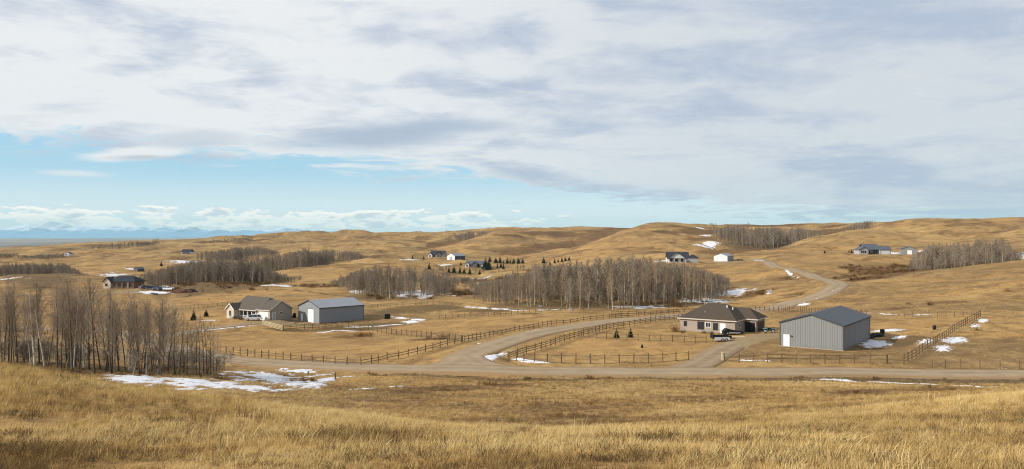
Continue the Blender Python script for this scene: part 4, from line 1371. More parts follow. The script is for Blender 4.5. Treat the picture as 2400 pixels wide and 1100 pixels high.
b.window('right', 2.4, 1.1, 1.0, 1.1, M['white'])
# garage door facing the yard, and one round the corner
fb0 = b.D
p = MB(); p.box(W + 0.15, wx1 - 0.25, wy0 - 0.06, wy0 - 0.004, 0.0, 2.15); gd = b.add("garage_door", p, M['door_black'])
for k in range(4):
    r = MB(); r.box(W + 0.22, wx1 - 0.32, wy0 - 0.085, wy0 - 0.0605, 0.05 + k * 0.53, 0.52 + k * 0.53); b.add("door_panel", r, M['door_black'], gd)
p = MB(); p.box(wx1 + 0.004, wx1 + 0.06, wy0 + 1.0, wy0 + 5.4, 0.0, 2.15); gd = b.add("garage_door", p, M['door_black'])
for k in range(4):
    r = MB(); r.box(wx1 + 0.0605, wx1 + 0.085, wy0 + 1.1, wy0 + 5.3, 0.05 + k * 0.53, 0.52 + k * 0.53); b.add("door_panel", r, M['door_black'], gd)
for (x, y, s, h) in ((9.2, 4.6, 0.14, 0.5), (10.2, 5.4, 0.14, 0.5), (5.0, 2.2, 0.05, 0.3)):
    zr = E + 0.18 + 3.0 * max(0.0, min((y + 0.5) / 6.5, (D + 0.5 - y) / 6.5, (W + 0.5 - x) / 4.7))
    m = MB(); m.tube([(x, y, zr - 0.3), (x, y, zr + h)], [s, s], 8); b.add("vent_pipe", m, M['white'])
m = MB(); m.box(9.0, 10.8, -1.3, -0.05, -0.5, 0.0); b.add("door_step", m, M['concrete'])

# --- left: house with porch, gabled bay and garage
b = Bld('house_l', "porch_house", "cream and taupe house with gabled bay, porch and garage", "house")
W, D = b.W, b.D
E = 3.0
gx = W - 5.4                                                     # garage from gx to W, gable end to the right
m = MB(); m.prism([(0, -0.8), (D, -0.8), (D, E), (D / 2, E + 2.35), (0, E)], 'x', gx, W); b.add("garage_wall", m, M['siding_taupe'])
b.chevron('x', 0, D, gx - 0.05, W + 0.3, E, 2.35, 0.35, 0.16, M['shingle_grey'], M['trim_pale'])
hy0, hy1 = 1.3, D + 1.6                                          # main block set back behind the porch, taller roof
m = MB(); m.prism([(hy0, -0.8), (hy1, -0.8), (hy1, E + 0.15), ((hy0 + hy1) / 2, E + 3.1), (hy0, E + 0.15)], 'x', 0.6, gx); b.add("wall", m, M['siding_taupe'])
b.chevron('x', -0.3, hy1 + 0.0, 0.3, gx + 0.25, E - 0.25, 3.35, 0.30, 0.16, M['shingle_grey'], M['trim_pale'])
m = MB(); m.prism([(-0.2, -0.8), (2.9, -0.8), (2.9, E - 0.1), (1.35, E + 1.35), (-0.2, E - 0.1)], 'y', -2.0, 3.0); b.add("bay_wall", m, M['siding_cream'])
# gabled roof of the bay
m = MB(); m.prism([(-0.55, E - 0.42), (1.35, E + 1.36), (3.25, E - 0.42), (3.25, E - 0.26), (1.35, E + 1.53), (-0.55, E - 0.26)], 'y', -2.3, 4.6); o = b.add("roof", m, M['shingle_grey'])
m = MB(); m.prism([(-0.6, E - 0.52), (1.35, E + 1.28), (3.3, E - 0.52), (3.3, E - 0.24), (1.35, E + 1.56), (-0.6, E - 0.24)], 'y', -2.36, -2.303); b.add("fascia", m, M['white'], o)
m = MB(); m.prism([(gx - 0.001 + 0.1, -0.6), (W + 0.002, -0.6), (W + 0.002, E - 0.25), (gx + 0.1, E - 0.25)], 'y', -0.03, 0.02); b.add("garage_front", m, M['siding_cream'])
b.window('front', 0.75, 0.7, 1.2, 1.75, M['white'], off=-2.0, bars=2)
for u in (3.4, 5.6, 7.7):
    b.window('front', u, 0.75, 1.2, 1.55, M['white'], off=1.3, bars=2)
b.door('front', 9.2, 0.95, 2.1, M['siding_cream'], off=1.3, trim=M['white'])
m = MB(); m.box(2.95, gx - 0.05, -0.25, 1.28, -0.6, 0.0); b.add("porch_floor", m, M['concrete'])
for k in range(5):
    x = 3.1 + k * 1.75
    m = MB(); m.box(x, x + 0.16, -0.2, -0.04, 0.0, E - 0.28); b.add("porch_post", m, M['white'])
m = MB(); m.box(3.3, 7.0, -0.14, -0.10, 0.85, 0.95); m.box(3.3, 7.0, -0.14, -0.10, 0.12, 0.2)
for k in range(18): m.box(3.36 + k * 0.2, 3.40 + k * 0.2, -0.135, -0.105, 0.2, 0.85)
b.add("porch_rail", m, M['white'])
b.door('front', gx + 1.2, 3.6, 2.2, M['white'], off=-0.03, name="garage_door", ribs=4, trim=M['white'])
b.door('right', 1.1, 0.95, 2.1, M['siding_grey'], trim=M['white'])
b.window('right', 3.9, 1.3, 0.9, 1.0, M['white'])

# --- left: blue-grey steel shop
b = Bld('shop_l', "steel_shop", "blue-grey steel shop with tall white overhead door", "shop")
E, R = 4.55, 1.9
b.gable_y(E, R, M['grey_steel_b'], M['roof_steel_b'], 0.25, 0.12, fascia=M['trim_dark'])
for (x0, x1, y0, y1) in ((-0.05, 0.09, -0.06, 0.07), (b.W - 0.09, b.W + 0.06, -0.06, 0.07), (b.W - 0.07, b.W + 0.06, b.D - 0.07, b.D + 0.06)):
    m = MB(); m.box(x0, x1, y0, y1, -0.4, E - 0.08); b.add("corner_trim", m, M['trim_dark'])
b.door('front', 5.4, 3.4, 3.9, M['white'], name="overhead_door", ribs=6, trim=M['trim_dark'])
b.door('front', 1.5, 0.95, 2.1, M['white'], trim=M['white'])
for k in range(15):
    u0 = b.D * k / 15 + 0.03; u1 = b.D * (k + 1) / 15 - 0.03
    m = MB(); m.box(b.W + 0.004, b.W + 0.03, u0, u1, -0.3, E - 0.12); b.add("panel", m, M['grey_steel_b'])
m = MB(); b.fb(m, 'front', -0.1, b.W + 0.1, -0.05, 0.1, -0.7, 0.03); b.add("foundation", m, M['concrete'])

# --- farther houses
b = Bld('house_a', "black_roof_house", "white house with black gabled roof beside the white shop on the bench", "house")
W, D, E = b.W, b.D, 2.9
m = MB(); m.box(0, W - 5.6, 0.6, D, -1.0, E); b.add("wall", m, M['siding_white'])
m = MB(); m.prism([(1.0, -1.0), (10.6, -1.0), (10.6, E), (5.8, E + 3.0), (1.0, E)], 'y', -1.2, 6); b.add("front_gable_wall", m, M['siding_white'])
b.chevron('x', 0.6, D, -0.2, W - 5.2, E, 3.2, 0.4, 0.2, M['shingle_black'])
m = MB(); m.prism([(0.2, E - 0.6), (5.8, E + 3.05), (11.4, E - 0.6), (11.4, E - 0.35), (5.8, E + 3.3), (0.2, E - 0.35)], 'y', -1.9, 5.6); b.add("roof", m, M['shingle_black'])
m = MB(); m.box(W - 5.6, W, -1.0, D - 2, -1.0, E - 0.1); b.add("garage_wall", m, M['siding_grey'])
b.hip(W - 5.6, W, -1.0, D - 2, E - 0.1, 2.0, 0.4, 2.6, M['shingle_black'], M['trim_dark'], axis='y')
b.door('front', W - 4.9, 4.2, 2.2, M['siding_grey'], off=-1.0, name="garage_door", ribs=3)
for u in (1.7, 4.8, 8.0):
    b.window('front', u, 0.6, 1.6, 1.7, M['trim_dark'], off=-1.2, bars=2)
m = MB()
m.box(0.6, 11.0, -2.9, -1.22, 2.35, 2.6)
b.add("porch_beam", m, M['shingle_black'])
for k in range(4):
    m = MB(); m.box(0.8 + k * 3.3, 1.1 + k * 3.3, -2.8, -2.5, -0.8, 2.35); b.add("porch_post", m, M['siding_white'])

b = Bld('shop_a', "white_shop", "white metal shop with grey roof on the bench below the hill", "shop")
b.gable_y(3.5, 1.5, M['white_steel'], M['roof_steel_b'], 0.25, 0.14)
b.door('front', 2.6, 3.2, 2.9, M['white'], name="overhead_door", ribs=4, trim=M['siding_grey'])
m = MB(); m.box(b.W + 0.01, b.W + 0.05, 0.1, b.D - 0.1, -0.2, 3.3); b.add("dark_side_sheet", m, M['roof_steel_b'])  # darker sheet laid over the right-hand wall

b = Bld('house_b', "grey_timber_house", "grey timber house with slate roof high on the right hillside", "house")
W, D, E = b.W, b.D, 3.0
m = MB(); m.box(3.6, 12.4, 0.8, D, -1.2, E); b.add("wall", m, M['timber_dark'])
b.chevron('x', 0.8, D, 3.0, 12.8, E, 3.0, 0.4, 0.2, M['shingle_slate'])
m = MB(); m.prism([(0, -1.2), (5.2, -1.2), (5.2, E - 0.1), (2.6, E + 1.4), (0, E - 0.1)], 'y', -1.6, 7); b.add("wing_wall", m, M['siding_grey'])
m = MB(); m.prism([(-0.5, E - 0.45), (2.6, E + 1.45), (5.7, E - 0.45), (5.7, E - 0.2), (2.6, E + 1.7), (-0.5, E - 0.2)], 'y', -2.1, 6.6); b.add("roof", m, M['shingle_slate'])
m = MB(); m.box(12.4, W, -0.4, D - 1.5, -1.2, E - 0.2); b.add("garage_wall", m, M['siding_grey'])
b.chevron('x', -0.4, D - 1.5, 12.2, W + 0.3, E - 0.2, 1.9, 0.35, 0.2, M['shingle_slate'])
b.window('front', 0.8, 0.7, 3.4, 1.7, M['white'], off=-1.6, bars=3)
b.window('front', 8.9, 0.4, 2.6, 2.2, M['trim_dark'], off=0.8, bars=2)
b.window('front', 6.2, 0.7, 1.4, 1.6, M['white'], off=0.8, bars=1)
b.door('front', 13.5, 4.6, 2.2, M['siding_white'], off=-0.4, name="garage_door", ribs=3)

b = Bld('shop_b', "grey_garage", "grey gabled garage with white overhead door beside the aspens on the hill", "garage")
b.gable_y(3.2, 1.6, M['grey_steel'], M['shingle_slate'], 0.3, 0.18)
b.door('front', 3.4, 2.7, 2.5, M['white'], name="overhead_door", ribs=4, trim=M['trim_dark'])
m = MB(); m.box(b.W + 0.01, b.W + 0.05, 0.1, b.D - 0.1, -0.2, 3.0); b.add("dark_side_sheet", m, M['timber_dark'])

b = Bld('house_c', "brown_farmhouse", "brown timber farmhouse with dark roof and cream gable beyond the poplars", "house")
W, D, E = b.W, b.D, 3.6
m = MB(); m.box(2.6, W, 0, D, -1.0, E); b.add("wall", m, M['log'])
m = MB(); m.prism([(-0.3, -1.0), (3.6, -1.0), (3.6, E), (1.65, E + 2.1), (-0.3, E)], 'y', -0.9, 6); b.add("gable_wall", m, M['siding_cream'])
m = MB(); m.prism([(-0.8, E - 0.45), (1.65, E + 2.15), (4.1, E - 0.45), (4.1, E - 0.2), (1.65, E + 2.4), (-0.8, E - 0.2)], 'y', -1.4, 5); b.add("roof", m, M['shingle_black'])
b.hip(1.8, W, 0, D, E, 2.9, 0.6, 4.0, M['shingle_black'], M['trim_dark'])
for u in (4.2, 7.2, 10.2, 13.2):
    b.window('front', u, 1.0, 1.5, 1.6, M['trim_dark'], bars=2)
b.window('front', 0.6, 1.2, 1.4, 1.4, M['trim_dark'], off=-0.9)
for k in range(5):
    m = MB(); m.box(3.8 + k * 2.95, 4.05 + k * 2.95, -0.35, -0.1, -0.8, E - 0.1); b.add("porch_post", m, M['siding_cream'] if k == 3 else M['log'])

b = Bld('house_d', "dark_gabled_house", "dark-roofed house with pale end gable standing beside the grey barn", "house")
W, D, E = b.W, b.D, 3.2
m = MB(); m.prism([(0, -1.5), (D, -1.5), (D, E), (D / 2, E + 3.4), (0, E)], 'x', 0.6, W - 1.0); b.add("wall", m, M['siding_grey'])
b.chevron('x', 0, D, 0.2, W - 0.6, E, 3.4, 0.5, 0.25, M['shingle_black'])
m = MB(); m.prism([(-0.6, -1.5), (3.4, -1.5), (3.4, E - 0.3), (1.4, E + 1.2), (-0.6, E - 0.3)], 'y', -1.4, 4); b.add("gable_wall", m, M['siding_white'])
m = MB(); m.prism([(-1.0, E - 0.6), (1.4, E + 1.25), (3.8, E - 0.6), (3.8, E - 0.3), (1.4, E + 1.5), (-1.0, E - 0.3)], 'y', -1.8, 4); b.add("roof", m, M['shingle_black'])
m = MB(); m.prism([(8.2, -1.5), (13.6, -1.5), (13.6, E), (10.9, E + 2.4), (8.2, E)], 'y', -0.8, 4); b.add("gable_wall", m, M['timber_dark'])
m = MB(); m.prism([(7.7, E - 0.4), (10.9, E + 2.45), (14.1, E - 0.4), (14.1, E - 0.1), (10.9, E + 2.75), (7.7, E - 0.1)], 'y', -1.3, 4); b.add("roof", m, M['shingle_black'])
b.window('front', 0.5, 0.4, 1.6, 2.0, M['trim_dark'], off=-1.4)
b.window('front', 4.3, 0.2, 2.6, 2.4, M['trim_dark'], off=0.0, bars=3)
b.window('front', 9.4, 0.2, 2.8, 3.2, M['siding_white'], off=-0.8, bars=3)

b = Bld('barn_d', "grey_barn", "white-fronted barn with long grey roof beside the dark gabled house", "barn")
b.gable_y(4.2, 2.4, M['white_steel'], M['roof_steel_b'], 0.3, 0.2)
b.door('front', 3.3, 3.4, 3.4, M['siding_grey'], name="barn_door", ribs=2)
m = MB(); m.box(b.W + 0.01, b.W + 0.06, 0.1, b.D - 0.1, -0.2, 4.0); b.add("dark_side_sheet", m, M['roof_steel'])

b = Bld('house_e', "low_grey_house", "low grey-roofed house among the dark spruces", "house")
W, D, E = b.W, b.D, 2.8
m = MB(); m.prism([(0, -1.5), (D, -1.5), (D, E), (D / 2, E + 2.4), (0, E)], 'x', 0.0, W); b.add("wall", m, M['siding_grey'])
b.chevron('x', 0, D, -0.3, W + 0.3, E, 2.4, 0.5, 0.25, M['shingle_slate'])
for g, wd, hh, mt in ((0.2, 3.0, 1.1, 'siding_white'), (6.0, 4.4, 1.6, 'timber_dark')):
    m = MB(); m.prism([(g, -1.5), (g + wd, -1.5), (g + wd, E - 0.2), (g + wd / 2, E + hh), (g, E - 0.2)], 'y', -1.3, 4); b.add("gable_wall", m, M[mt])
    m = MB(); m.prism([(g - 0.4, E - 0.5), (g + wd / 2, E + hh + 0.05), (g + wd + 0.4, E - 0.5), (g + wd + 0.4, E - 0.2), (g + wd / 2, E + hh + 0.3), (g - 0.4, E - 0.2)], 'y', -1.7, 4); b.add("roof", m, M['shingle_slate'])
    b.window('front', g + wd / 2 - 0.8, 0.5, 1.6, 1.7, M['trim_dark'] if mt == 'siding_white' else M['siding_white'], off=-1.3)
b.window('front', 4.0, 0.6, 1.3, 1.4, M['trim_dark'])
b.door('front', 11.8, 3.2, 2.2, M['siding_white'], name="garage_door", ribs=3)

b = Bld('house_f', "small_black_roof_house", "small white house with black roof on the far left slope", "house")
W, D, E = b.W, b.D, 3.2
m = MB(); m.box(0, W, 0, D, -2.0, E); b.add("wall", m, M['siding_white'])
b.chevron('x', 0, D, -0.3, W + 0.3, E, 3.0, 0.5, 0.3, M['shingle_black'])
m = MB(); m.box(3.5, W - 1.6, -1.4, -0.02, -1.5, 2.6); b.add("porch_wall", m, M['timber_dark'])
for u in (4.4, 7.4, 10.0):
    b.window('front', u, 0.3, 1.5, 1.5, M['siding_white'], off=-1.4)
b.window('front', 0.9, 0.5, 1.8, 1.5, M['trim_dark'])

b = Bld('shed_g', "dark_shed", "small dark shed in the snow below the far wood", "shed")
b.gable_y(2.0, 1.4, M['timber_dark'], M['shingle_slate'], 0.3, 0.2)
b.door('front', 1.7, 1.9, 1.7, M['timber_dark'])

b = Bld('shed_h', "pale_shed", "pale shed at the edge of the aspens on the right", "shed")
b.gable_y(2.8, 1.2, M['siding_grey'], M['roof_steel_b'], 0.3, 0.15)
b.door('front', 2.6, 2.4, 2.3, M['white'])

b = Bld('house_i', "distant_white_house", "tiny white house behind the far left shrubs", "house")
b.gable_y(2.8, 2.0, M['siding_white'], M['shingle_slate'], 0.4, 0.25)
b.window('front', 3.2, 0.8, 2.0, 1.4, M['trim_dark'])

# ------------------------------------------------------------------ fences: every post and every rail a piece
M['fence'] = m_wood("weathered_fence_wood", srgb(84, 69, 53), srgb(116, 97, 77))
M['fence_pale'] = m_wood("pale_fence_wood", srgb(176, 158, 128), srgb(206, 188, 156))
M['wire'] = plain("fence_wire", (0.22, 0.2, 0.18, 1))
post_m = MB(); post_m.tube([(0, 0, -0.4), (0, 0, 0.9), (0, 0, 1.0)], [0.5, 0.5, 0.42], 6)
POST = post_m.mesh("post", M['fence'])
POST_P = POST.copy(); POST_P.materials.clear(); POST_P.materials.append(M['fence_pale'])
rail_m = MB(); rail_m.box(0, 1, -0.5, 0.5, -0.5, 0.5)
RAIL = rail_m.mesh("rail", M['fence'])
RAIL_P = RAIL.copy(); RAIL_P.materials.clear(); RAIL_P.materials.append(M['fence_pale'])
WIRE = RAIL.copy(); WIRE.materials.clear(); WIRE.materials.append(M['wire'])
FENCE_PTS = []


def fence(pix, n_posts, label, rails=(0.45, 0.85, 1.22), height=1.4, thick=0.16, rail_h=0.12, y0=105, y1=320, pale=False, wire=False, world=None, brace=False, rail_t=0.05):
    path = [G(a, b, y0, y1) for a, b in pix] if world is None else world
    P = np.array(path, float)
    L = np.concatenate([[0], np.cumsum(np.hypot(*np.diff(P, axis=0).T))])
    q = np.linspace(0, L[-1], n_posts)
    X = np.interp(q, L, P[:, 0]); Y = np.interp(q, L, P[:, 1])
    Z = H(X, Y)
    root = empty("fence", (X[0], Y[0], Z[0]))
    prop(root, label, "fence", "fences of the valley farms")
    r = random.Random(len(label) * 7 + n_posts)
    FENCE_PTS.extend(zip(X, Y))
    tops = []
    for k in range(n_posts):
        o = link("post", POST_P if pale else POST, root)
        hh = height * r.uniform(0.94, 1.06)
        o.location = (X[k] - X[0], Y[k] - Y[0], Z[k] - Z[0])
        t = thick * 0.9 * r.uniform(0.85, 1.15)
        o.scale = (t, t, hh)
        o.rotation_euler = (r.gauss(0, 0.02), r.gauss(0, 0.02), r.uniform(0, 6))
        tops.append(hh)
    for k in range(n_posts - 1):
        a = Vector((X[k] - X[0], Y[k] - Y[0], Z[k] - Z[0])); c = Vector((X[k + 1] - X[0], Y[k + 1] - Y[0], Z[k + 1] - Z[0]))
        for rz in rails:
            p0 = a + Vector((0, 0, rz + r.gauss(0, 0.02))); p1 = c + Vector((0, 0, rz + r.gauss(0, 0.02)))
            d = p1 - p0
            o = link("wire" if wire else "rail", WIRE if wire else (RAIL_P if pale else RAIL), root)
            o.location = p0
            o.rotation_mode = 'QUATERNION'
            o.rotation_quaternion = d.to_track_quat('X', 'Z')
            o.scale = (d.length, 0.02 if wire else rail_t, 0.02 if wire else rail_h * 0.88)
    return X, Y


fence([(530, 829), (600, 837), (680, 846), (760, 853), (830, 859), (860, 858), (895, 850), (930, 841), (980, 829), (1040, 813), (1082, 803)], 28,
      "post-and-rail fence along the road below the left paddock", rails=(0.5, 0.95), height=1.45, thick=0.2)
fence([(790, 766), (840, 773), (900, 781), (960, 788), (1020, 795), (1084, 802)], 25, "three-rail fence running from the left shop down to the road corner", height=1.5, thick=0.18, y0=130)
fence([(1088, 802), (1130, 794), (1200, 780), (1300, 762), (1400, 750), (1500, 742), (1592, 735)], 42,
      "post-and-rail fence along the upper side of the curving road", rails=(0.55, 1.05), height=1.4, y0=130, thick=0.18)
fence([(1191, 845), (1210, 838), (1260, 823), (1320, 802), (1380, 785), (1440, 770), (1520, 757), (1600, 748)], 36,
      "three-rail fence along the lower side of the curving road", height=1.55, thick=0.19, y0=115)
fence([(1193, 846), (1235, 849), (1300, 852), (1400, 853), (1500, 852), (1560, 849), (1614, 845)], 15, "widely spaced post fence along the paddock before the hip-roofed house",
      rails=(0.12, 1.3), height=1.65, thick=0.2, rail_h=0.08, y0=105)
fence([(1345, 788), (1400, 794), (1460, 798), (1530, 801), (1600, 803), (1655, 804)], 14, "low fence across the lawn behind the two small spruces", rails=(0.25, 1.2), height=1.5,
      thick=0.17, rail_h=0.08, y0=120)
fence([(1698, 849), (1725, 850), (1800, 851), (1900, 852), (2000, 852), (2078, 853)], 12, "two-rail fence in front of the right shop", rails=(0.75, 1.35), height=1.55, thick=0.17, rail_h=0.11, y0=105)
fence([(2118, 855), (2150, 836), (2190, 810), (2230, 783), (2265, 762), (2298, 743)], 32, "close-set post fence running uphill beside the right shop yard", rails=(0.4, 0.9, 1.4), height=1.7,
      thick=0.18, rail_h=0.09, y0=105, y1=260)
fence([(2080, 853), (2118, 855)], 2, "short sloping rail closing the right shop yard corner", rails=(0.7,), height=1.5, y0=105)
fence([(2298, 743), (2250, 744), (2190, 745), (2120, 744)], 10, "thin fence at the back of the right shop yard", rails=(0.6, 1.2), height=1.4, thick=0.14, rail_h=0.07, y0=150, y1=260)
fence([(2185, 862), (2220, 866), (2265, 864), (2310, 867), (2382, 868), (2440, 870)], 7, "thin wire fence along the road at the right edge", rails=(0.5, 0.9, 1.25), height=1.45, thick=0.13, wire=True, y0=105, y1=170)
fence([(1030, 749), (1090, 745), (1135, 744), (1200, 738), (1270, 734)], 18, "thin fence across the middle field behind the black box", rails=(0.5, 1.1), height=1.45, thick=0.15, rail_h=0.07, y0=180, y1=300)
fence([(415, 727), (480, 723), (545, 718)], 13, "fence at the back of the field behind the small spruces", rails=(0.5, 1.0, 1.4), height=1.6, thick=0.14, rail_h=0.07, y0=200, y1=340)
fence([(615, 762), (640, 770), (662, 776)], 5, "pale new rail fence by the yard of the porch house", height=1.5, rails=(0.3, 0.65, 1.0, 1.35), pale=True, y0=160, y1=290)
fence([(664, 776), (700, 773), (735, 772), (790, 766)], 9, "fence below the tall white shop door", rails=(0.5, 1.0, 1.35), height=1.6, y0=160, y1=290)
fence([(1770, 729), (1830, 731), (1900, 734), (1960, 737), (2030, 741)], 34, "close-set weathered pole fence behind the houses on the right", rails=(0.5, 1.0), height=1.5, thick=0.22, rail_h=0.12, y0=190, y1=300)
fence([(1430, 752), (1520, 744), (1590, 738)], 12, "rail fence beside the road behind the hip-roofed house", rails=(0.5, 1.1), height=1.4, y0=205, y1=300, world=[(28, 226), (40, 232), (56, 240)])
fence([(870, 722), (960, 716), (1060, 715)], 14, "thin fence above the brown tilled plot", rails=(0.6, 1.1), height=1.3, thick=0.13, rail_h=0.06, y0=220, y1=340)
gp = empty("gate_post", (*G(1695, 846, 105, 200), 0)); gp.location.z = h1(gp.location.x, gp.location.y)
m = MB(); m.box(-0.22, 0.22, -0.22, 0.22, -0.4, 1.35); m.build("pillar", M['fence_pale'], gp)
m = MB(); m.box(-0.27, 0.27, -0.27, 0.27, 1.353, 1.44); m.build("cap", M['fence_pale'], gp)
prop(gp, "thick pale gate pillar at the mouth of the drive", "gate post")
for (px, py, y0, lb) in ((786, 889, 60, "dark marker post standing at the snowy gully"), (722, 880, 60, "short stub post in the patchy snow by the gully")):
    x, y = G(px, py, y0, 130)
    m = MB(); m.tube([(0, 0, -0.3), (0.02, 0, 1.0)], [0.1, 0.09], 7); o = m.build("marker_post", M['fence'])
    o.location = (x, y, h1(x, y)); o.scale = (1, 1, 1.0 if px > 750 else 0.6); prop(o, lb, "post")

# ------------------------------------------------------------------ vehicles and yard things
M['car_white'] = plain("white_car_paint", (0.75, 0.76, 0.78, 1), 0.04, 2.0, 0.25, 0.5)
M['car_dark'] = plain("dark_car_paint", (0.03, 0.035, 0.045, 1), 0.05, 2.0, 0.25, 0.5)
M['car_blue'] = plain("blue_car_paint", (0.05, 0.07, 0.16, 1), 0.05, 2.0, 0.25, 0.5)
M['car_red'] = plain("dull_red_paint", (0.16, 0.05, 0.04, 1), 0.1, 2.0, 0.4, 0.4)
M['tyre'] = plain("tyre_rubber", (0.018, 0.018, 0.018, 1), 0.1)
M['rim'] = plain("wheel_metal", (0.45, 0.45, 0.46, 1), 0.05, rough=0.4, metal=0.6)
M['lamp_clear'] = plain("lamp_glass", (0.7, 0.7, 0.68, 1), 0.02, rough=0.1)
M['lamp_red'] = plain("red_lamp", (0.35, 0.02, 0.02, 1), 0.02, rough=0.2)
M['black'] = plain("black_plastic", (0.014, 0.014, 0.015, 1), 0.15, rough=0.6)
M['tarp'] = plain("white_tarp", (0.68, 0.68, 0.67, 1), 0.1)
M['teal'] = plain("teal_plastic", (0.10, 0.30, 0.33, 1), 0.1, rough=0.4)
M['lumber'] = m_wood("pale_lumber", srgb(196, 172, 132), srgb(216, 196, 158))
M['rust'] = plain("rusty_iron", srgb(96, 66, 50), 0.3, 4.0)


def wheel(parent, x, y, r=0.36, w=0.24):
    m = MB(); m.tube([(x, y - w / 2, r), (x, y - w / 2 + 0.03, r), (x, y + w / 2 - 0.03, r), (x, y + w / 2, r)], [r * 0.86, r, r, r * 0.86], 14)
    t = m.build("wheel", M['tyre'], parent)
    m = MB(); s = 1 if y > 0 else -1
    m.tube([(x, y + s * (w / 2 + 0.002), r), (x, y + s * (w / 2 + 0.02), r)], [r * 0.62, r * 0.55], 12); m.build("rim", M['rim'], t)


def car(px, py, rz, paint, label, cat, style='suv', y0=120, y1=700, scale=1.0, lift=0.0):
    x, y = G(px, py, y0, y1)
    root = empty("parked_" + ("pickup" if style == 'pickup' else "car"), (x, y, h1(x, y) + 0.1 + lift), rz)
    root.scale = (scale,) * 3
    prop(root, label, cat)
    w = 0.92
    body = [(-2.35, 0.45), (-2.3, 0.95), (-1.4, 1.05), (2.25, 1.02) if style == 'pickup' else (2.3, 1.0), (2.35, 0.45)]
    m = MB()
    body = [(-2.35, 0.38), (-2.38, 0.72), (-2.22, 0.98), (-1.15, 1.08), (2.28, 1.06), (2.36, 0.8), (2.33, 0.38)]
    m.prism(body, 'y', -w, w)
    bo = m.build("body", paint, root)
    if style == 'pickup':
        cab = [(-1.2, 1.08), (-0.6, 1.72), (0.55, 1.74), (0.75, 1.08)]
        m = MB(); m.box(0.85, 2.22, -w + 0.1, w - 0.1, 1.062, 1.09); m.build("bed_floor", M['black'], root)
        for yy in (-w + 0.02, w - 0.12):
            m = MB(); m.box(0.8, 2.28, yy, yy + 0.10, 1.063, 1.28); m.build("bed_side", paint, root)
    else:
        cab = [(-1.3, 1.08), (-0.65, 1.68), (1.85, 1.72), (2.22, 1.06)]
    m = MB()
    n0 = len(m.v)
    inn = 0.14
    lo = [(a, b) for a, b in cab]
    v = []
    for sgn in (-1, 1):
        for (a, b_) in cab:
            v.append((a, sgn * (w - (inn if b_ > 1.3 else 0.03)), b_))
    m.v += v; k = len(cab)
    m.f += [tuple(range(k)), tuple(range(2 * k - 1, k - 1, -1))] + [(i, (i + 1) % k, k + (i + 1) % k, k + i) for i in range(k)]
    m.mi += [0] * (k + 2)
    cb = m.build("cabin", M['glass'], root)
    m = MB(); a, c = cab[1], cab[2]
    m.box(a[0] - 0.02, c[0] + 0.03, -w + inn - 0.01, w - inn + 0.01, a[1] - 0.02, c[1] + 0.06); m.build("cabin_roof", paint, root)
    for sgn in (-1, 1):
        for t in (0.36, 0.68):
            xx = cab[0][0] + (cab[-1][0] - cab[0][0]) * t
            m = MB(); m.box(xx - 0.05, xx + 0.05, min(sgn * (w - 0.16), sgn * (w - 0.02)), max(sgn * (w - 0.16), sgn * (w - 0.02)), 1.08, 1.66); m.build("door_pillar", paint, root)
    for sx in (-1.45, 1.45):
        for sy in (-1, 1):
            wheel(root, sx, sy * (w - 0.10))
    for sy in (-0.78, 0.48):
        m = MB(); m.box(-2.42, -2.36, sy, sy + 0.3, 0.72, 0.88); m.build("headlight", M['lamp_clear'], root)
        m = MB(); m.box(2.34, 2.40, sy, sy + 0.3, 0.72, 0.92); m.build("tail_light", M['lamp_red'], root)
    m = MB(); m.box(-2.46, -2.3, -w + 0.05, w - 0.05, 0.34, 0.55); m.build("bumper", M['black'], root)
    m = MB(); m.box(2.3, 2.44, -w + 0.05, w - 0.05, 0.34, 0.55); m.build("bumper", M['black'], root)
    return root


car(594, 752, math.radians(12), M['car_white'], "white car parked on the gravel before the porch house", "car", y0=180, y1=280)
car(352, 679, 0.3, M['car_dark'], "dark car parked in the snow beside the brown farmhouse", "car", y0=330, y1=470)
car(367, 680, -0.4, M['car_blue'], "dark blue pickup in the snowy farm yard", "pickup", 'pickup', y0=330, y1=470)
car(383, 680, 0.2, M['car_white'], "pale car beyond the dark blue pickup in the farm yard", "car", y0=330, y1=470)
car(336, 677, 1.2, M['car_dark'], "black pickup nearest the brown farmhouse wall", "pickup", 'pickup', y0=330, y1=470)
car(395, 681, -0.2, M['car_white'], "white pickup at the far end of the farm yard row", "pickup", 'pickup', y0=330, y1=470)

# quad bike by the garage
x, y = G(1803, 781, 140, 230)
q = empty("quad_bike", (x, y, h1(x, y) + 0.05), math.radians(-15)); prop(q, "teal and black quad bike parked between the house and the right shop", "quad bike")
q.scale = (1.25,) * 3
for sx in (-0.65, 0.65):
    for sy in (-0.45, 0.45): wheel(q, sx, sy, 0.33, 0.26)
m = MB(); m.prism([(-0.9, 0.45), (-0.85, 0.78), (-0.3, 0.72), (0.3, 0.72), (0.85, 0.8), (0.95, 0.45)], 'y', -0.18, 0.18); m.build("body", M['black'], q)
for sx in (-0.65, 0.65):
    for sy in (-1, 1):
        m = MB(); m.prism([(sx - 0.4, 0.62), (sx - 0.25, 0.74), (sx + 0.25, 0.74), (sx + 0.4, 0.62), (sx + 0.4, 0.66), (sx + 0.25, 0.79), (sx - 0.25, 0.79), (sx - 0.4, 0.66)], 'y', sy * 0.4 - 0.2, sy * 0.4 + 0.2)
        m.build("fender", M['teal'], q)
m = MB(); m.prism([(-0.3, 0.74), (-0.2, 0.9), (0.6, 0.88), (0.65, 0.78)], 'y', -0.16, 0.16); m.build("seat", M['black'], q)
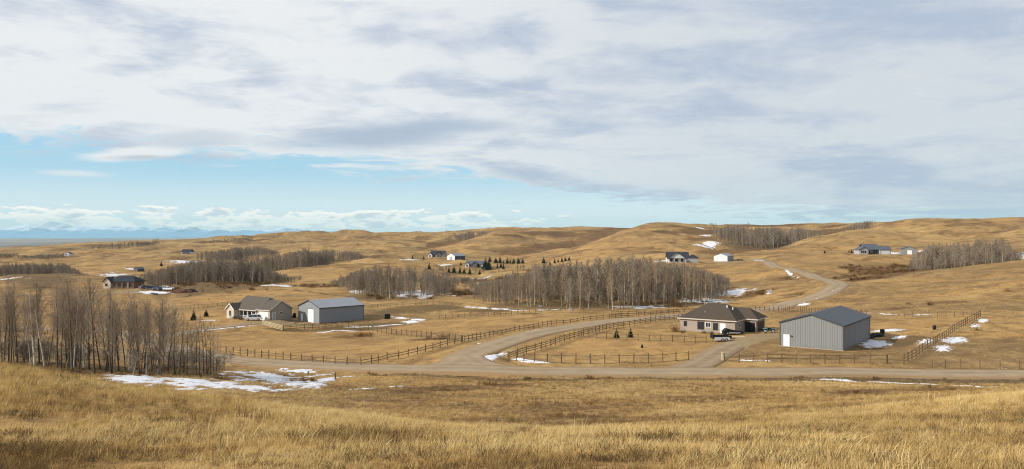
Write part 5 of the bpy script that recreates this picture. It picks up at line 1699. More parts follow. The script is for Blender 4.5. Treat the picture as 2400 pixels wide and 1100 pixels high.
m = MB(); m.tube([(-0.45, -0.42, 1.05), (-0.5, 0, 0.95), (-0.45, 0.42, 1.05)], [0.03] * 3, 6); m.tube([(-0.6, 0, 0.7), (-0.5, 0, 0.96)], [0.04, 0.04], 6); m.build("handlebar", M['black'], q)
m = MB()
for k in range(4): m.box(0.5, 1.0, -0.36 + k * 0.22, -0.32 + k * 0.22, 0.9, 0.93)
m.box(0.5, 0.54, -0.38, 0.38, 0.87, 0.9); m.box(0.96, 1.0, -0.38, 0.38, 0.87, 0.9)
m.build("rack", M['black'], q)

# utility trailer with a white load
x, y = G(1690, 800, 120, 220)
t = empty("utility_trailer", (x, y, h1(x, y) + 0.05), math.radians(8)); prop(t, "black flat trailer with white sheet load beside the drive", "trailer")
m = MB(); m.box(-1.9, 1.9, -0.85, 0.85, 0.55, 0.68); m.build("deck", M['black'], t)
for sy in (-0.85, 0.80):
    m = MB(); m.box(-1.9, 1.9, sy, sy + 0.05, 0.683, 1.15); m.build("side_board", M['black'], t)
m = MB(); m.box(-1.96, -1.9, -0.85, 0.85, 0.55, 1.5); m.build("tail_ramp", M['black'], t)
for sx in (-0.1, 0.7):
    for sy in (-0.95, 0.95): wheel(t, sx, sy, 0.33, 0.2)
m = MB(); m.tube([(1.9, -0.6, 0.58), (3.0, 0, 0.55)], [0.05] * 2, 6); m.tube([(1.9, 0.6, 0.58), (3.0, 0, 0.55)], [0.05] * 2, 6); m.build("drawbar", M['black'], t)
m = MB(); m.box(-1.7, 1.4, -0.98, -0.9, 0.25, 0.85); m.build("white_panel", M['tarp'], t)
lx, ly = G(1730, 793, 120, 220)
l = empty("lumber_stack", (lx, ly, h1(lx, ly)), 0.1); prop(l, "low stack of pale boards beside the trailer on the drive", "lumber")
for k in range(3):
    for j in range(4):
        m = MB(); m.box(-1.5 + 0.1 * k, 1.5 - 0.07 * j, -0.5 + j * 0.25, -0.27 + j * 0.25, 0.02 + k * 0.1, 0.11 + k * 0.1); m.build("plank", M['lumber'], l)

def dome_heap(name, px, py, sx, sy, sz, mat, label, cat, seed, y0=110, y1=500, group=None):
    """an uneven heap: lumpy half dome"""
    x, y = G(px, py, y0, y1)
    r = random.Random(seed); m = MB(); n, k = 12, 5
    for i in range(k + 1):
        a = math.pi / 2 * i / k
        for j in range(n):
            t = 2 * math.pi * j / n; f = r.uniform(0.8, 1.2)
            m.v.append((math.cos(a) * math.cos(t) * sx * f, math.cos(a) * math.sin(t) * sy * f, math.sin(a) * sz * r.uniform(0.85, 1.1) - (0.1 if i == 0 else 0)))
    for i in range(k):
        for j in range(n):
            m.f.append((i * n + j, i * n + (j + 1) % n, (i + 1) * n + (j + 1) % n, (i + 1) * n + j)); m.mi.append(0)
    o = m.build(name, mat); o.location = (x, y, h1(x, y)); prop(o, label, cat, group)
    return o

x, y = G(1712, 785, 130, 220)
w = empty("covered_boat", (x, y, h1(x, y) + 0.1), math.radians(5)); prop(w, "black tarp-covered machine standing before the house corner", "covered machine")
m = MB(); m.prism([(-1.6, 0.1), (-1.7, 0.7), (-1.0, 1.35), (-0.4, 1.2), (0.5, 0.95), (1.8, 0.7), (2.0, 0.1)], 'y', -0.7, 0.7); m.build("tarp", M['black'], w)
m = MB(); m.box(-0.6, 1.9, -0.78, -0.72, 0.25, 0.55); m.build("trim", M['rim'], w)
for sx in (-0.9, 1.1):
    for sy in (-0.72, 0.72): wheel(w, sx, sy, 0.28, 0.16)
w.name = "covered_machine"

x, y = G(908, 747, 190, 290)
o = empty("black_tank", (x, y, h1(x, y)), 0.2); prop(o, "black square water tank standing in the field beyond the left shop", "tank")
m = MB(); m.prism([(-0.85, -0.2), (0.85, -0.2), (0.85, 1.2), (0.7, 1.4), (-0.7, 1.4), (-0.85, 1.2)], 'y', -0.8, 0.8); m.build("tank_body", M['black'], o)
m = MB(); m.tube([(0, 0, 1.38), (0, 0, 1.52)], [0.28, 0.26], 10); m.build("lid", M['black'], o)
for zz in (0.2, 0.6, 1.0):
    m = MB(); m.box(-0.88, 0.88, -0.84, -0.802, zz, zz + 0.08); m.build("band", M['black'], o)

for (px, py, lb, r_, h_) in ((2068, 783, "dark round barrel tipped behind the right shop", 0.45, 0.9), (2190, 773, "small black barrel standing alone in the right yard", 0.35, 0.8), (690, 745, "black barrel between the porch house and the left shop", 0.5, 1.3)):
    x, y = G(px, py, 130, 300)
    o = empty("barrel", (x, y, h1(x, y) + 0.1), 0); prop(o, lb, "barrel")
    m = MB(); m.tube([(0, 0, -0.1), (0, 0, h_ * 0.5), (0, 0, h_)], [r_ * 0.94, r_ * 1.04, r_ * 0.94], 12); m.build("drum", M['black'], o)
    for f in (0.3, 0.7):
        m = MB(); m.tube([(0, 0, h_ * f - 0.03), (0, 0, h_ * f + 0.03)], [r_ * 1.07, r_ * 1.07], 12); m.build("hoop", M['black'], o)
dome_heap("scrap_heap", 2055, 789, 1.6, 1.0, 0.8, M['black'], "dark scrap heap against the back corner of the right shop", "heap", 1, 130, 220)
dome_heap("scrap_heap", 2038, 793, 1.0, 0.8, 0.55, M['tyre'], "smaller dark heap at the foot of the right shop wall", "heap", 2, 130, 220)
dome_heap("brush_heap", 660, 744, 3.6, 0.9, 0.9, M['tyre'], "long dark heap along the garage end of the porch house", "heap", 3, 180, 270)
dome_heap("junk_heap", 428, 685, 4.5, 2.0, 1.6, M['rust'], "rusty junk heap with snow at the end of the farm yard", "heap", 4, 330, 470)
dome_heap("junk_heap", 446, 684, 3.5, 1.6, 1.2, M['black'], "dark junk heap at the far end of the farm yard", "heap", 5, 330, 470)
dome_heap("junk_heap", 412, 686, 2.5, 1.3, 0.8, M['rust'], "low rusty heap between the farm cars and the junk", "heap", 6, 330, 470)
dome_heap("feed_trough", 362, 690, 2.2, 1.0, 0.5, M['black'], "dark low trough lying on the snowy yard", "trough", 8, 330, 470)
dome_heap("tarp_heap", 1733, 783, 0.9, 0.6, 0.7, M['black'], "black bag heap at the shaded house corner", "heap", 9, 130, 230)
# boulders by the gate and along the aspens
for k, (px, py, s, lb) in enumerate(((1338, 728, 1.0, "largest pale boulder at the end of the snowy row"), (1310, 727, 0.8, "pale boulder beside the largest one"), (1283, 727, 0.7, "grey boulder in the broken snow line"),
                                     (1266, 719, 0.8, "boulder standing before the aspen trunks"), (1075, 714, 0.6, "small boulder above the tilled plot"))):
    o = dome_heap("boulder", px, py, 0.9 * s, 0.7 * s, 0.6 * s, M['stone'], lb, "boulder", 20 + k, 220, 330, "boulders along the snow line")

# ------------------------------------------------------------------ trees
def ribbon(m, p, d, L, w0, w1, r):
    d = d.normalized()
    s = d.cross(Vector((r.gauss(0, 1), r.gauss(0, 1), r.gauss(0, 1)))).normalized()
    q = p + d * L
    if w1 <= 0:
        m.face([p - s * w0 / 2, p + s * w0 / 2, q])
    else:
        m.face([p - s * w0 / 2, p + s * w0 / 2, q + s * w1 / 2, q - s * w1 / 2])
    return q


def make_aspen(seed, h, lean=0.0, fork=False, n_br=44, low=0.38, spread=0.17, tw=0.022, r0=None, bush=1.0):
    """bare broadleaf tree: one mesh of trunk and limbs, one of branches and twigs"""
    r = random.Random(seed)
    T = MB(); C = MB()
    r0 = r0 or (h * 0.0105 + 0.02)
    stems = []
    def stem(base, top_h, rad, ldir, wob):
        n = 10; pts = []; rads = []
        off = Vector((0, 0, 0))
        for i in range(n + 1):
            s = i / n
            off = off + Vector((r.gauss(0, wob), r.gauss(0, wob), 0))
            pts.append(base + Vector((ldir.x * top_h * s, ldir.y * top_h * s, top_h * s)) + off * s)
            rads.append(rad * (1 - 0.86 * s) * (1.25 if i == 0 else 1))
        T.tube(pts, rads, 6, cap=False)
        stems.append((pts, rads, top_h))
    l = Vector((math.cos(seed * 2.4), math.sin(seed * 2.4), 0)) * (lean + 0.02)
    stem(Vector((0, 0, -0.4)), h + 0.4, r0, l, 0.05)
    if fork:
        stem(Vector((0.05, 0.1, -0.4)), h * 0.88, r0 * 0.8, Vector((-l.x - 0.04, -l.y + 0.05, 0)), 0.05)
    per = n_br if not fork else n_br // 2 + 8
    for pts, rads, top_h in stems:
        n = len(pts) - 1
        for b in range(per):
            s = low + (0.99 - low) * ((b + r.random()) / per) ** 0.85
            i = min(int(s * n), n - 1); f = s * n - i
            p = pts[i].lerp(pts[i + 1], f); rad = rads[i] + (rads[i + 1] - rads[i]) * f
            a = r.uniform(0, 2 * math.pi)
            up = r.uniform(0.7, 1.6) + 0.6 * s
            d = Vector((math.cos(a), math.sin(a), up)).normalized()
            k = (s - low) / (1 - low)
            L = h * spread * r.uniform(0.55, 1.15) * (0.75 + 0.55 * math.sin(math.pi * min(1, k * 1.05))) * (1 - 0.55 * k * k) * bush
            cur = p; rr = min(rad * 0.55, 0.045); bp = [p]; br = [rr]
            for q in range(3):
                d = (d + Vector((r.gauss(0, 0.12), r.gauss(0, 0.12), 0.16))).normalized()
                cur = cur + d * L / 3; bp.append(cur); br.append(max(rr * (1 - (q + 1) / 3.3), 0.007))
            C.tube(bp, br, 3, cap=False)
            for t in range(6):
                f2 = r.uniform(0.25, 1.0) * 2.999; j = int(f2)
                sp = bp[j].lerp(bp[j + 1], f2 - j)
                sd = (d * 0.6 + Vector((r.gauss(0, 0.7), r.gauss(0, 0.7), r.uniform(0.1, 0.9)))).normalized()
                sl = L * r.uniform(0.25, 0.5)
                e = ribbon(C, sp, sd, sl, tw, tw * 0.6, r)
                for g in range(5):
                    f3 = r.uniform(0.2, 1.0)
                    ribbon(C, sp.lerp(e, f3), (sd * 0.7 + Vector((r.gauss(0, 0.6), r.gauss(0, 0.6), r.uniform(-0.1, 0.8)))), sl * r.uniform(0.35, 0.75), tw * 0.8, 0.0, r)
    return T, C


def make_spruce(seed, h, w):
    r = random.Random(seed); T = MB(); C = MB()
    T.tube([(0, 0, -0.3), (0, 0, h * 0.5), (0, 0, h * 0.98)], [h * 0.022 + 0.02, h * 0.014, 0.01], 6)
    n = 20
    for i in range(n):
        s = 0.06 + 0.93 * i / n
        rad = w * (1 - s) ** 0.85 * r.uniform(0.85, 1.1) + 0.04
        k = max(5, int(13 * (1 - s) + 5))
        for j in range(k):
            a = 2 * math.pi * (j + r.random() * 0.8) / k
            L = rad * r.uniform(0.7, 1.12)
            p = Vector((0, 0, h * s + r.uniform(-0.02, 0.02) * h))
            out = Vector((math.cos(a), math.sin(a), 0)); side = Vector((-math.sin(a), math.cos(a), 0))
            tip = p + out * L + Vector((0, 0, -0.16 * L + 0.05 * h * s))
            midp = p + out * L * 0.55 + Vector((0, 0, 0.02 * h))
            wd = L * 0.33 + 0.02
            C.face([p, midp + side * wd, tip]); C.face([p, tip, midp - side * wd])
            for g in range(4):
                f = r.uniform(0.35, 1.0); c = p.lerp(tip, f)
                sd = side * r.choice((-1, 1))
                C.face([c, c + sd * wd * r.uniform(0.7, 1.2) + out * L * 0.2 - Vector((0, 0, 0.10 * L)), c + out * L * 0.16 + Vector((0, 0, -0.03))])
    return T, C


def tree_kind(make, bark, twig, n, **kw):
    out = []
    for k in range(n):
        T, C = make(k + kw.get('s0', 0), **{a: (b[k % len(b)] if isinstance(b, (list, tuple)) else b) for a, b in kw.items() if a != 's0'})
        out.append((T.mesh("trunk", bark, True), C.mesh("crown", twig)))
    return out


def plant_tree(name, kind, x, y, s, rz, label, cat, group, z=None, tilt=(0, 0)):
    root = empty(name, (x, y, h1(x, y) if z is None else z), rz)
    root.scale = (s[0], s[0], s[1]) if hasattr(s, '__len__') else (s, s, s)
    root.rotation_euler = (tilt[0], tilt[1], rz)
    prop(root, label, cat, group)
    link("trunk", kind[0], root); link("crown", kind[1], root)
    return root


POPLAR = tree_kind(make_aspen, M['bark_grove'], M['twig_grove'], 7, h=10.0, lean=[0.02, 0.05, 0.01, 0.07, 0.03, 0.09, 0.03], low=[0.26, 0.36, 0.2, 0.32, 0.42, 0.24, 0.3], spread=[0.27, 0.23, 0.33, 0.25, 0.21, 0.30, 0.26],
                   n_br=[42, 34, 50, 40, 32, 44, 46], s0=10, tw=0.017, r0=0.11)
FORKED = tree_kind(make_aspen, M['bark_grove'], M['twig_grove'], 2, h=10.0, lean=0.03, fork=True, low=0.24, spread=0.24, n_br=70, s0=40, tw=0.016, r0=0.13)
BIRCH = tree_kind(make_aspen, M['bark_birch'], M['twig_grove'], 3, h=10.0, lean=[0.01, 0.16, 0.05], low=[0.36, 0.42, 0.4], spread=0.19, n_br=36, s0=60, r0=0.15, tw=0.016)
SAPLING = tree_kind(make_aspen, M['bark_grove'], M['twig_grove'], 4, h=7.0, lean=[0.03, 0.06, 0.02, 0.08], low=0.22, spread=0.19, n_br=26, r0=0.06, s0=80, tw=0.013)
ASPEN = tree_kind(make_aspen, M['bark_pale'], M['twig_pale'], 7, h=13.0, lean=[0.0, 0.02, 0.03, 0.01, 0.04, 0.02, 0.0], low=[0.22, 0.3, 0.25, 0.2, 0.35, 0.2, 0.28], spread=[0.13, 0.11, 0.14, 0.13, 0.11, 0.15, 0.12],
                  n_br=[46, 40, 50, 48, 36, 52, 44], r0=0.15, s0=110, tw=0.034)
FAR = []
for k in range(5):
    T, C = make_aspen(150 + k, 12.0, 0.03, n_br=42, low=0.08, spread=0.22, r0=0.13, tw=0.06)
    o = len(T.v)
    T.v += C.v; T.f += [tuple(i + o for i in f) for f in C.f]; T.mi += [1] * len(C.f)
    FAR.append(T.mesh("far_tree", [M['bark_pale'], M['twig_far']]))
SPRUCE = tree_kind(make_spruce, M['trunk_dark'], M['needle'], 4, h=5.0, w=[1.7, 1.9, 1.6, 2.1], s0=170)

# --- the grove at the left: trunks placed where they stand in the photograph (px, py of foot, px height, kind)
GROUP_L = "bare trees of the left grove"
spots = [(8, 850, 185, 'p'), (20, 850, 180, 'p'), (32, 846, 190, 'p'), (41, 848, 185, 'p'), (68, 850, 175, 'p'), (92, 852, 185, 'p'), (112, 856, 170, 'p'), (134, 862, 180, 'p'), (143, 868, 165, 'p'), (158, 862, 178, 'p'),
         (170, 868, 175, 'p'), (178, 860, 170, 'p'), (186, 866, 160, 'p'), (221, 876, 165, 'p'), (236, 866, 170, 'p'), (248, 872, 178, 'p'), (262, 876, 172, 'f'), (271, 866, 165, 'p'), (279, 872, 168, 'p'), (295, 874, 160, 'p'),
         (303, 868, 172, 'p'), (311, 868, 165, 'p'), (327, 879, 165, 'p'), (338, 866, 160, 'p'), (346, 868, 168, 'p'), (356, 872, 160, 'p'), (384, 874, 165, 'p'), (393, 872, 150, 'p'), (402, 866, 140, 'p'), (411, 880, 168, 's'), (420, 876, 145, 's'), (430, 874, 150, 's'), (438, 878, 140, 's'),
         (446, 872, 130, 's'), (452, 878, 120, 's'), (460, 878, 125, 's'), (468, 878, 125, 's'), (478, 874, 130, 's'), (486, 878, 118, 's'), (494, 876, 125, 's'), (500, 874, 118, 's'), (507, 872, 90, 's'), (460, 870, 95, 's'), (515, 872, 70, 's'), (525, 868, 60, 's')]
rt = random.Random(5)
def tree_at(px, py, hpx, kind, y0, y1, label, name="poplar_tree", cat="tree", group=GROUP_L, hb=None):
    x, y = G(px, py, y0, y1)
    base = 13.0 if kind is ASPEN else (7.0 if kind is SAPLING else 10.0)
    s = hpx * y / F / base * rt.uniform(0.86, 1.06)
    k = rt.choice(kind)
    return plant_tree(name, k, x, y, (s * rt.uniform(0.8, 1.25), s), rt.uniform(0, 6.28), label, cat, group, tilt=(rt.gauss(0, 0.022), rt.gauss(0, 0.022)))

LEFT = [(p + (rt.uniform(-2, 2), 0))[:4] for p in spots]
ORD = ["first", "second", "third", "fourth", "fifth", "sixth", "seventh", "eighth", "ninth", "tenth", "eleventh", "twelfth", "thirteenth", "fourteenth", "fifteenth", "sixteenth", "seventeenth", "eighteenth", "nineteenth", "twentieth",
       "twenty-first", "twenty-second", "twenty-third", "twenty-fourth", "twenty-fifth", "twenty-sixth", "twenty-seventh", "twenty-eighth", "twenty-ninth", "thirtieth"]
spots.sort()
pop = [s_ for s_ in spots if s_[3] == 'p']; sap = [s_ for s_ in spots if s_[3] == 's'][::-1]
for sp_ in spots:
    px, py, hp, k = sp_
    if k == 's':
        tree_at(px, py, hp, SAPLING, 80, 118, f"{ORD[sap.index(sp_)]} slender bare sapling counted from the right end of the left grove", "sapling_tree")
    elif k == 'f':
        tree_at(px, py, hp, FORKED, 80, 118, "dark forked bare poplar in the middle of the left grove")
    else:
        tree_at(px, py, hp, POPLAR, 80, 112, f"{ORD[pop.index(sp_)]} dark bare poplar from the left in the grove's front row")
tree_at(81, 855, 190, [BIRCH[0]], 80, 112, "tall bare birch with bright white trunk near the left edge", "birch_tree")
tree_at(105, 858, 150, [BIRCH[1]], 80, 112, "leaning bare birch beside the tall white-trunked one", "birch_tree")
tree_at(198, 864, 165, [BIRCH[2]], 80, 112, "bare birch with white upper trunk in the middle of the left grove", "birch_tree")
b1 = tree_at(370, 880, 178, [FORKED[0]], 80, 112, "tall thick double-trunked bare poplar with the rounded crown")
b1.scale = (b1.scale[0] * 1.3, b1.scale[1] * 1.3, b1.scale[2])
for k in range(60):
    Y = rt.uniform(98, 142); px = rt.uniform(-90, 215) if k % 2 else rt.uniform(150, 400)
    x = (px - CX) / F * Y
    hh = rt.uniform(6.8, 11.2) if px < 260 else rt.uniform(5.6, 9.2)
    plant_tree("poplar_tree", rt.choice(POPLAR), x, Y, (hh / 10 * rt.uniform(0.8, 1.3), hh / 10), rt.uniform(0, 6.28), "bare poplar crowded in the " + ("second row" if Y < 112 else "middle rows" if Y < 126 else "last rows") + " of the left grove " + ("by the frame edge" if px < 40 else "near the birches" if px < 140 else "towards its centre" if px < 260 else "towards its right end"), "tree", GROUP_L, tilt=(rt.gauss(0, 0.025), rt.gauss(0, 0.025)))

# --- the aspen grove in the middle
def inside(poly, x, y):
    c = False; n = len(poly)
    for i in range(n):
        (x0, y0), (x1, y1) = poly[i], poly[(i + 1) % n]
        if (y0 > y) != (y1 > y) and x < (x1 - x0) * (y - y0) / (y1 - y0) + x0: c = not c
    return c


def wood_points(n, edge, depth, min_d, r):
    """places in a strip behind a front edge given through pixels"""
    E = smooth_path(edge, 2.0); pts = []; tries = 0
    while len(pts) < n and tries < n * 60:
        tries += 1
        k = r.randrange(len(E)); d = depth * r.random() ** 1.5
        u = E[k] / np.hypot(*E[k])
        p = E[k] + u * d + np.array((r.uniform(-1, 1), 0))
        if all((p[0] - q[0]) ** 2 + (p[1] - q[1]) ** 2 > min_d ** 2 for q in pts):
            pts.append(p)
    return pts


edge_c = [G(a, b, 225, 330) for a, b in ((1128, 706), (1160, 714), (1250, 719), (1340, 724), (1420, 727), (1480, 722), (1560, 716), (1630, 710), (1690, 700))]
GROUP_C = "pale aspens of the middle grove"
def zone(px, p, edge, names, cuts, what, where):
    """which part of a grove a tree stands in"""
    e = np.array(edge); d = np.hypot(e[:, 0] - p[0], e[:, 1] - p[1]).min()
    row = "front row" if d < 6 else "second row" if d < 16 else "inner rows"
    return f"{what} in the {row} at the {names[int(np.searchsorted(cuts, px))]} of the {where}"
def tall(px, y, top, lo=0.7, hi=1.05, least=2.5, most=17.0):
    """height of a tree standing at px, y metres ahead, under a crown line given through pixels"""
    xs, ys = zip(*top)
    x = (px - CX) / F * y
    return np.clip(((CY - np.interp(px, xs, ys)) / F * y - H(x, y)) * rng.uniform(lo, hi, np.shape(px)), least, most)
TOP_C = ((1125, 670), (1160, 655), (1200, 641), (1250, 629), (1300, 621), (1400, 613), (1480, 606), (1560, 615), (1600, 621), (1650, 634), (1690, 648))
TOP_G = ((790, 660), (830, 634), (900, 628), (960, 625), (1000, 632), (1050, 652))
TOP_R = ((2130, 606), (2170, 586), (2200, 576), (2300, 567), (2350, 566), (2385, 592))
for p in wood_points(132, edge_c, 40, 1.2, rt):
    px = CX + F * p[0] / p[1]
    hh = float(tall(np.array(px), np.array(p[1]), TOP_C))
    plant_tree("aspen_tree", rt.choice(ASPEN), p[0], p[1], (hh / 13 * rt.uniform(0.85, 1.15), hh / 13), rt.uniform(0, 6.28), zone(px, p, edge_c, ("left end", "left half", "centre", "right half", "right end"), (1190, 1320, 1470, 1600), "pale aspen", "middle grove"), "tree", GROUP_C, tilt=(rt.gauss(0, 0.025), rt.gauss(0, 0.025)))
edge_g = [G(a, b, 250, 380) for a, b in ((845, 690), (880, 697), (930, 699), (1000, 697), (1055, 692))]
for p in wood_points(38, edge_g, 30, 1.4, rt):
    hh = float(tall(np.array(CX + F * p[0] / p[1]), np.array(p[1]), TOP_G))
    plant_tree("aspen_tree", rt.choice(ASPEN), p[0], p[1], (hh / 13, hh / 13), rt.uniform(0, 6.28), zone(CX + F * p[0] / p[1], p, edge_g, ("left end", "centre", "right end"), (910, 990), "bare aspen", "small left-centre grove"), "tree", "aspens of the small left-centre grove")
edge_r = [(x * (y + 30) / y, y + 30) for x, y in [G(a, b, 290, 380) for a, b in ((2150, 638), (2200, 632), (2260, 625), (2320, 617), (2375, 613))]]
for p in wood_points(42, edge_r, 45, 1.5, rt):
    hh = float(tall(np.array(CX + F * p[0] / p[1]), np.array(p[1]), TOP_R))
    plant_tree("aspen_tree", rt.choice(ASPEN), p[0], p[1], (hh / 13, hh / 13), rt.uniform(0, 6.28), zone(CX + F * p[0] / p[1], p, edge_r, ("left end", "centre", "right end"), (2220, 2310), "bare aspen", "right hill row"), "tree", "aspens behind the right hill")
for px, py, hp, lb in ((2138, 622, 42, "two-stemmed pale aspen standing apart left of the right-hand row"), (1652, 716, 95, "lone pale aspen before the snow at the grove's right end"), (1608, 718, 88, "pale aspen at the front right corner of the middle grove"),
                       (1538, 752, 45, "thin bare sapling on the lawn of the hip-roofed house"), (1388, 800, 30, "small bare bush-like sapling by the paddock fence")):
    kd = SAPLING if hp < 50 else ASPEN
    tree_at(px, py + (20 if px == 1538 else 0), hp, kd, 120 if hp < 50 and px < 1600 else 230, 420, lb, "aspen_tree" if kd is ASPEN else "sapling_tree", group="single bare trees")


# --- far woods: too many and too small to count
def scatter(name, protos, P, scale, rot, idx, label, tone=None, kind="stuff", zscale=None):
    """geometry nodes: one object that sets copies of small plants on points"""
    me = bpy.data.meshes.new(name)
    me.vertices.add(len(P)); me.vertices.foreach_set('co', np.ascontiguousarray(P, dtype=np.float32).ravel())
    set_attr(me, 'rot', rot, 'FLOAT_VECTOR')
    sv = np.stack([scale, scale, scale if zscale is None else zscale], 1)
    set_attr(me, 'scl', sv, 'FLOAT_VECTOR')
    set_attr(me, 'idx', idx, 'INT')
    set_attr(me, 'tone', np.full(len(P), 0.5) if tone is None else tone)
    o = link(name, me)
    col = bpy.data.collections.new(name + "_forms")
    for i, pm in enumerate(protos):
        po = bpy.data.objects.new(f"{name}_form_{i:02d}", pm); col.objects.link(po)
    g = bpy.data.node_groups.new(name, 'GeometryNodeTree')
    g.interface.new_socket('Geometry', in_out='INPUT', socket_type='NodeSocketGeometry')
    g.interface.new_socket('Geometry', in_out='OUTPUT', socket_type='NodeSocketGeometry')
    nd = g.nodes; lk = g.links
    gi = nd.new('NodeGroupInput'); go = nd.new('NodeGroupOutput')
    ci = nd.new('GeometryNodeCollectionInfo'); ci.inputs['Collection'].default_value = col
    ci.inputs['Separate Children'].default_value = True; ci.inputs['Reset Children'].default_value = True
    ip = nd.new('GeometryNodeInstanceOnPoints'); ip.inputs['Pick Instance'].default_value = True
    def na(nm, dt):
        n = nd.new('GeometryNodeInputNamedAttribute'); n.data_type = dt; n.inputs['Name'].default_value = nm
        return n.outputs['Attribute']
    lk.new(gi.outputs[0], ip.inputs['Points']); lk.new(ci.outputs[0], ip.inputs['Instance'])
    lk.new(na('idx', 'INT'), ip.inputs['Instance Index'])
    e2r = nd.new('FunctionNodeEulerToRotation'); lk.new(na('rot', 'FLOAT_VECTOR'), e2r.inputs[0]); lk.new(e2r.outputs[0], ip.inputs['Rotation'])
    lk.new(na('scl', 'FLOAT_VECTOR'), ip.inputs['Scale'])
    lk.new(ip.outputs[0], go.inputs[0])
    md = o.modifiers.new("scatter", 'NODES'); md.node_group = g
    prop(o, label, kind=kind)
    return o


def far_wood(name, label, edge, depth, n, top, lo=0.72, hi=1.05, most=17.0, taper=1.2):
    E = smooth_path(edge, 4.0)
    k = rng.integers(0, len(E), n); d = depth * rng.random(n) ** taper
    u = E[k] / np.hypot(E[k][:, 0], E[k][:, 1])[:, None]
    P = E[k] + u * d[:, None] + rng.normal(0, 2.0, (n, 2))
    hh = tall(CX + F * P[:, 0] / P[:, 1], P[:, 1], top, lo, hi, 2.5, most) * (0.86 + 0.28 * vnoise(P[:, 0] / 14, P[:, 1] / 14, 3)) / 12.0
    rot = np.stack([np.zeros(n), np.zeros(n), rng.uniform(0, 6.28, n)], 1)
    scatter(name, FAR, np.column_stack([P, H(P[:, 0], P[:, 1])]), np.maximum(hh, 0.55) * rng.uniform(0.9, 1.3, n), rot, rng.integers(0, 5, n), label, zscale=hh)


gl = lambda pts, a, b: [G(x, y, a, b) for x, y in pts]
flat = lambda y: ((0, y), (2400, y))
far_wood("distant_wood", "dark bare wood behind the left field crest", [(x * 1.06, y * 1.06 + 4) for x, y in gl([(330, 670), (400, 669), (500, 669), (600, 667), (655, 667)], 340, 420)], 75, 560,
         ((325, 648), (350, 636), (400, 624), (450, 617), (500, 612), (560, 613), (610, 622), (660, 642)))
far_wood("distant_wood", "low bare wood thinning out right of the left field crest", [(x * 1.06, y * 1.06 + 5) for x, y in gl([(645, 667), (690, 668)], 340, 420)], 30, 34, ((640, 636), (690, 652)))
far_wood("distant_wood", "long bare wood across the second slope on the left", [(x * 1.04, y * 1.04 + 4) for x, y in gl([(590, 645), (640, 638), (700, 628), (780, 616), (855, 607)], 480, 760)], 110, 560,
         ((590, 604), (640, 600), (700, 592), (780, 590), (835, 592), (862, 603)))
far_wood("distant_wood", "bare wood on the slope right of the small white house", gl([(470, 612), (520, 612), (580, 606), (650, 600)], 700, 1100), 120, 420, ((465, 596), (490, 589), (540, 585), (600, 578), (640, 585), (665, 596)))
far_wood("distant_wood", "bare wood behind the crest at the left edge", [(x * 1.12, y * 1.12) for x, y in gl([(-60, 655), (0, 652), (80, 644), (160, 646), (178, 648)], 400, 520)], 70, 380, ((-80, 616), (0, 617), (60, 619), (110, 620), (150, 618), (182, 634)))
far_wood("distant_wood", "bare wood in the hollow between the right hills", gl([(1665, 548), (1700, 565), (1750, 580), (1800, 583), (1850, 572), (1900, 561), (1935, 552)], 660, 1000), 170, 620,
         ((1655, 545), (1680, 537), (1710, 531), (1750, 529), (1800, 533), (1850, 538), (1900, 543), (1935, 550)))
far_wood("distant_wood", "dark brush wood on the far middle hillside", gl([(1045, 562), (1080, 566), (1110, 560), (1150, 548)], 1150, 1500), 120, 300, ((1035, 560), (1060, 552), (1100, 546), (1150, 540)))
far_wood("distant_wood", "backs of the middle aspen grove", [(x * 1.10, y * 1.10) for x, y in edge_c], 60, 560, TOP_C)
for lb, ed, tp, dp, nn in (("young growth under the middle aspen grove", edge_c, TOP_C, 50, 230), ("young growth under the small left-centre grove", edge_g, TOP_G, 35, 110), ("young growth under the aspens behind the right hill", edge_r, TOP_R, 40, 120)):
    far_wood("undergrowth", lb, ed, dp, nn, tp, 0.25, 0.7)
edge_l = [G(a, b, 80, 115) for a, b in ((-60, 846), (20, 850), (120, 862), (220, 874), (320, 878), (400, 878), (470, 875))]
far_wood("undergrowth", "young growth between the trunks of the left grove", edge_l, 40, 90, ((-60, 785), (250, 808), (400, 835), (520, 858)), 0.4, 1.1)
far_wood("distant_wood", "brush wood filling the left end of the small centre grove", gl([(790, 672), (830, 684), (870, 694)], 260, 400), 35, 90, ((770, 668), (800, 650), (830, 636), (880, 630)))
far_wood("distant_wood", "backs of the small centre grove", [(x * 1.06, y * 1.06) for x, y in edge_g], 40, 150, TOP_G)
far_wood("distant_wood", "backs of the aspen row behind the right hill", [(x * 1.06, y * 1.06) for x, y in edge_r], 50, 220, TOP_R)
far_wood("distant_wood", "low wood on the crest of the right hills", gl([(1990, 536), (2045, 527)], 760, 1000), 30, 60, ((1985, 530), (2010, 520), (2050, 516)))
far_wood("distant_wood", "hedge of low trees on the far left field", gl([(50, 609), (100, 607), (160, 604)], 700, 1100), 25, 130, ((45, 604), (100, 596), (160, 594)))
far_wood("distant_wood", "dark wooded band on the left skyline hill", gl([(215, 586), (260, 585), (320, 579), (370, 571)], 1000, 1450), 90, 300, ((190, 584), (230, 574), (290, 568), (340, 567), (375, 568)))
far_wood("distant_wood", "low dark wood at the far left edge", gl([(-60, 606), (0, 605), (35, 602)], 800, 1300), 50, 110, ((-80, 592), (0, 594), (40, 599)))
far_wood("distant_wood", "strip of low wood below the left skyline", gl([(460, 571), (520, 569), (590, 566)], 1250, 1600), 60, 150, ((455, 570), (520, 563), (595, 562)))
far_wood("distant_wood", "brush wood between the farm track and the small centre grove", gl([(1000, 662), (1050, 664), (1090, 672), (1130, 690)], 300, 480), 40, 110, ((990, 640), (1050, 652), (1100, 668), (1135, 676)))
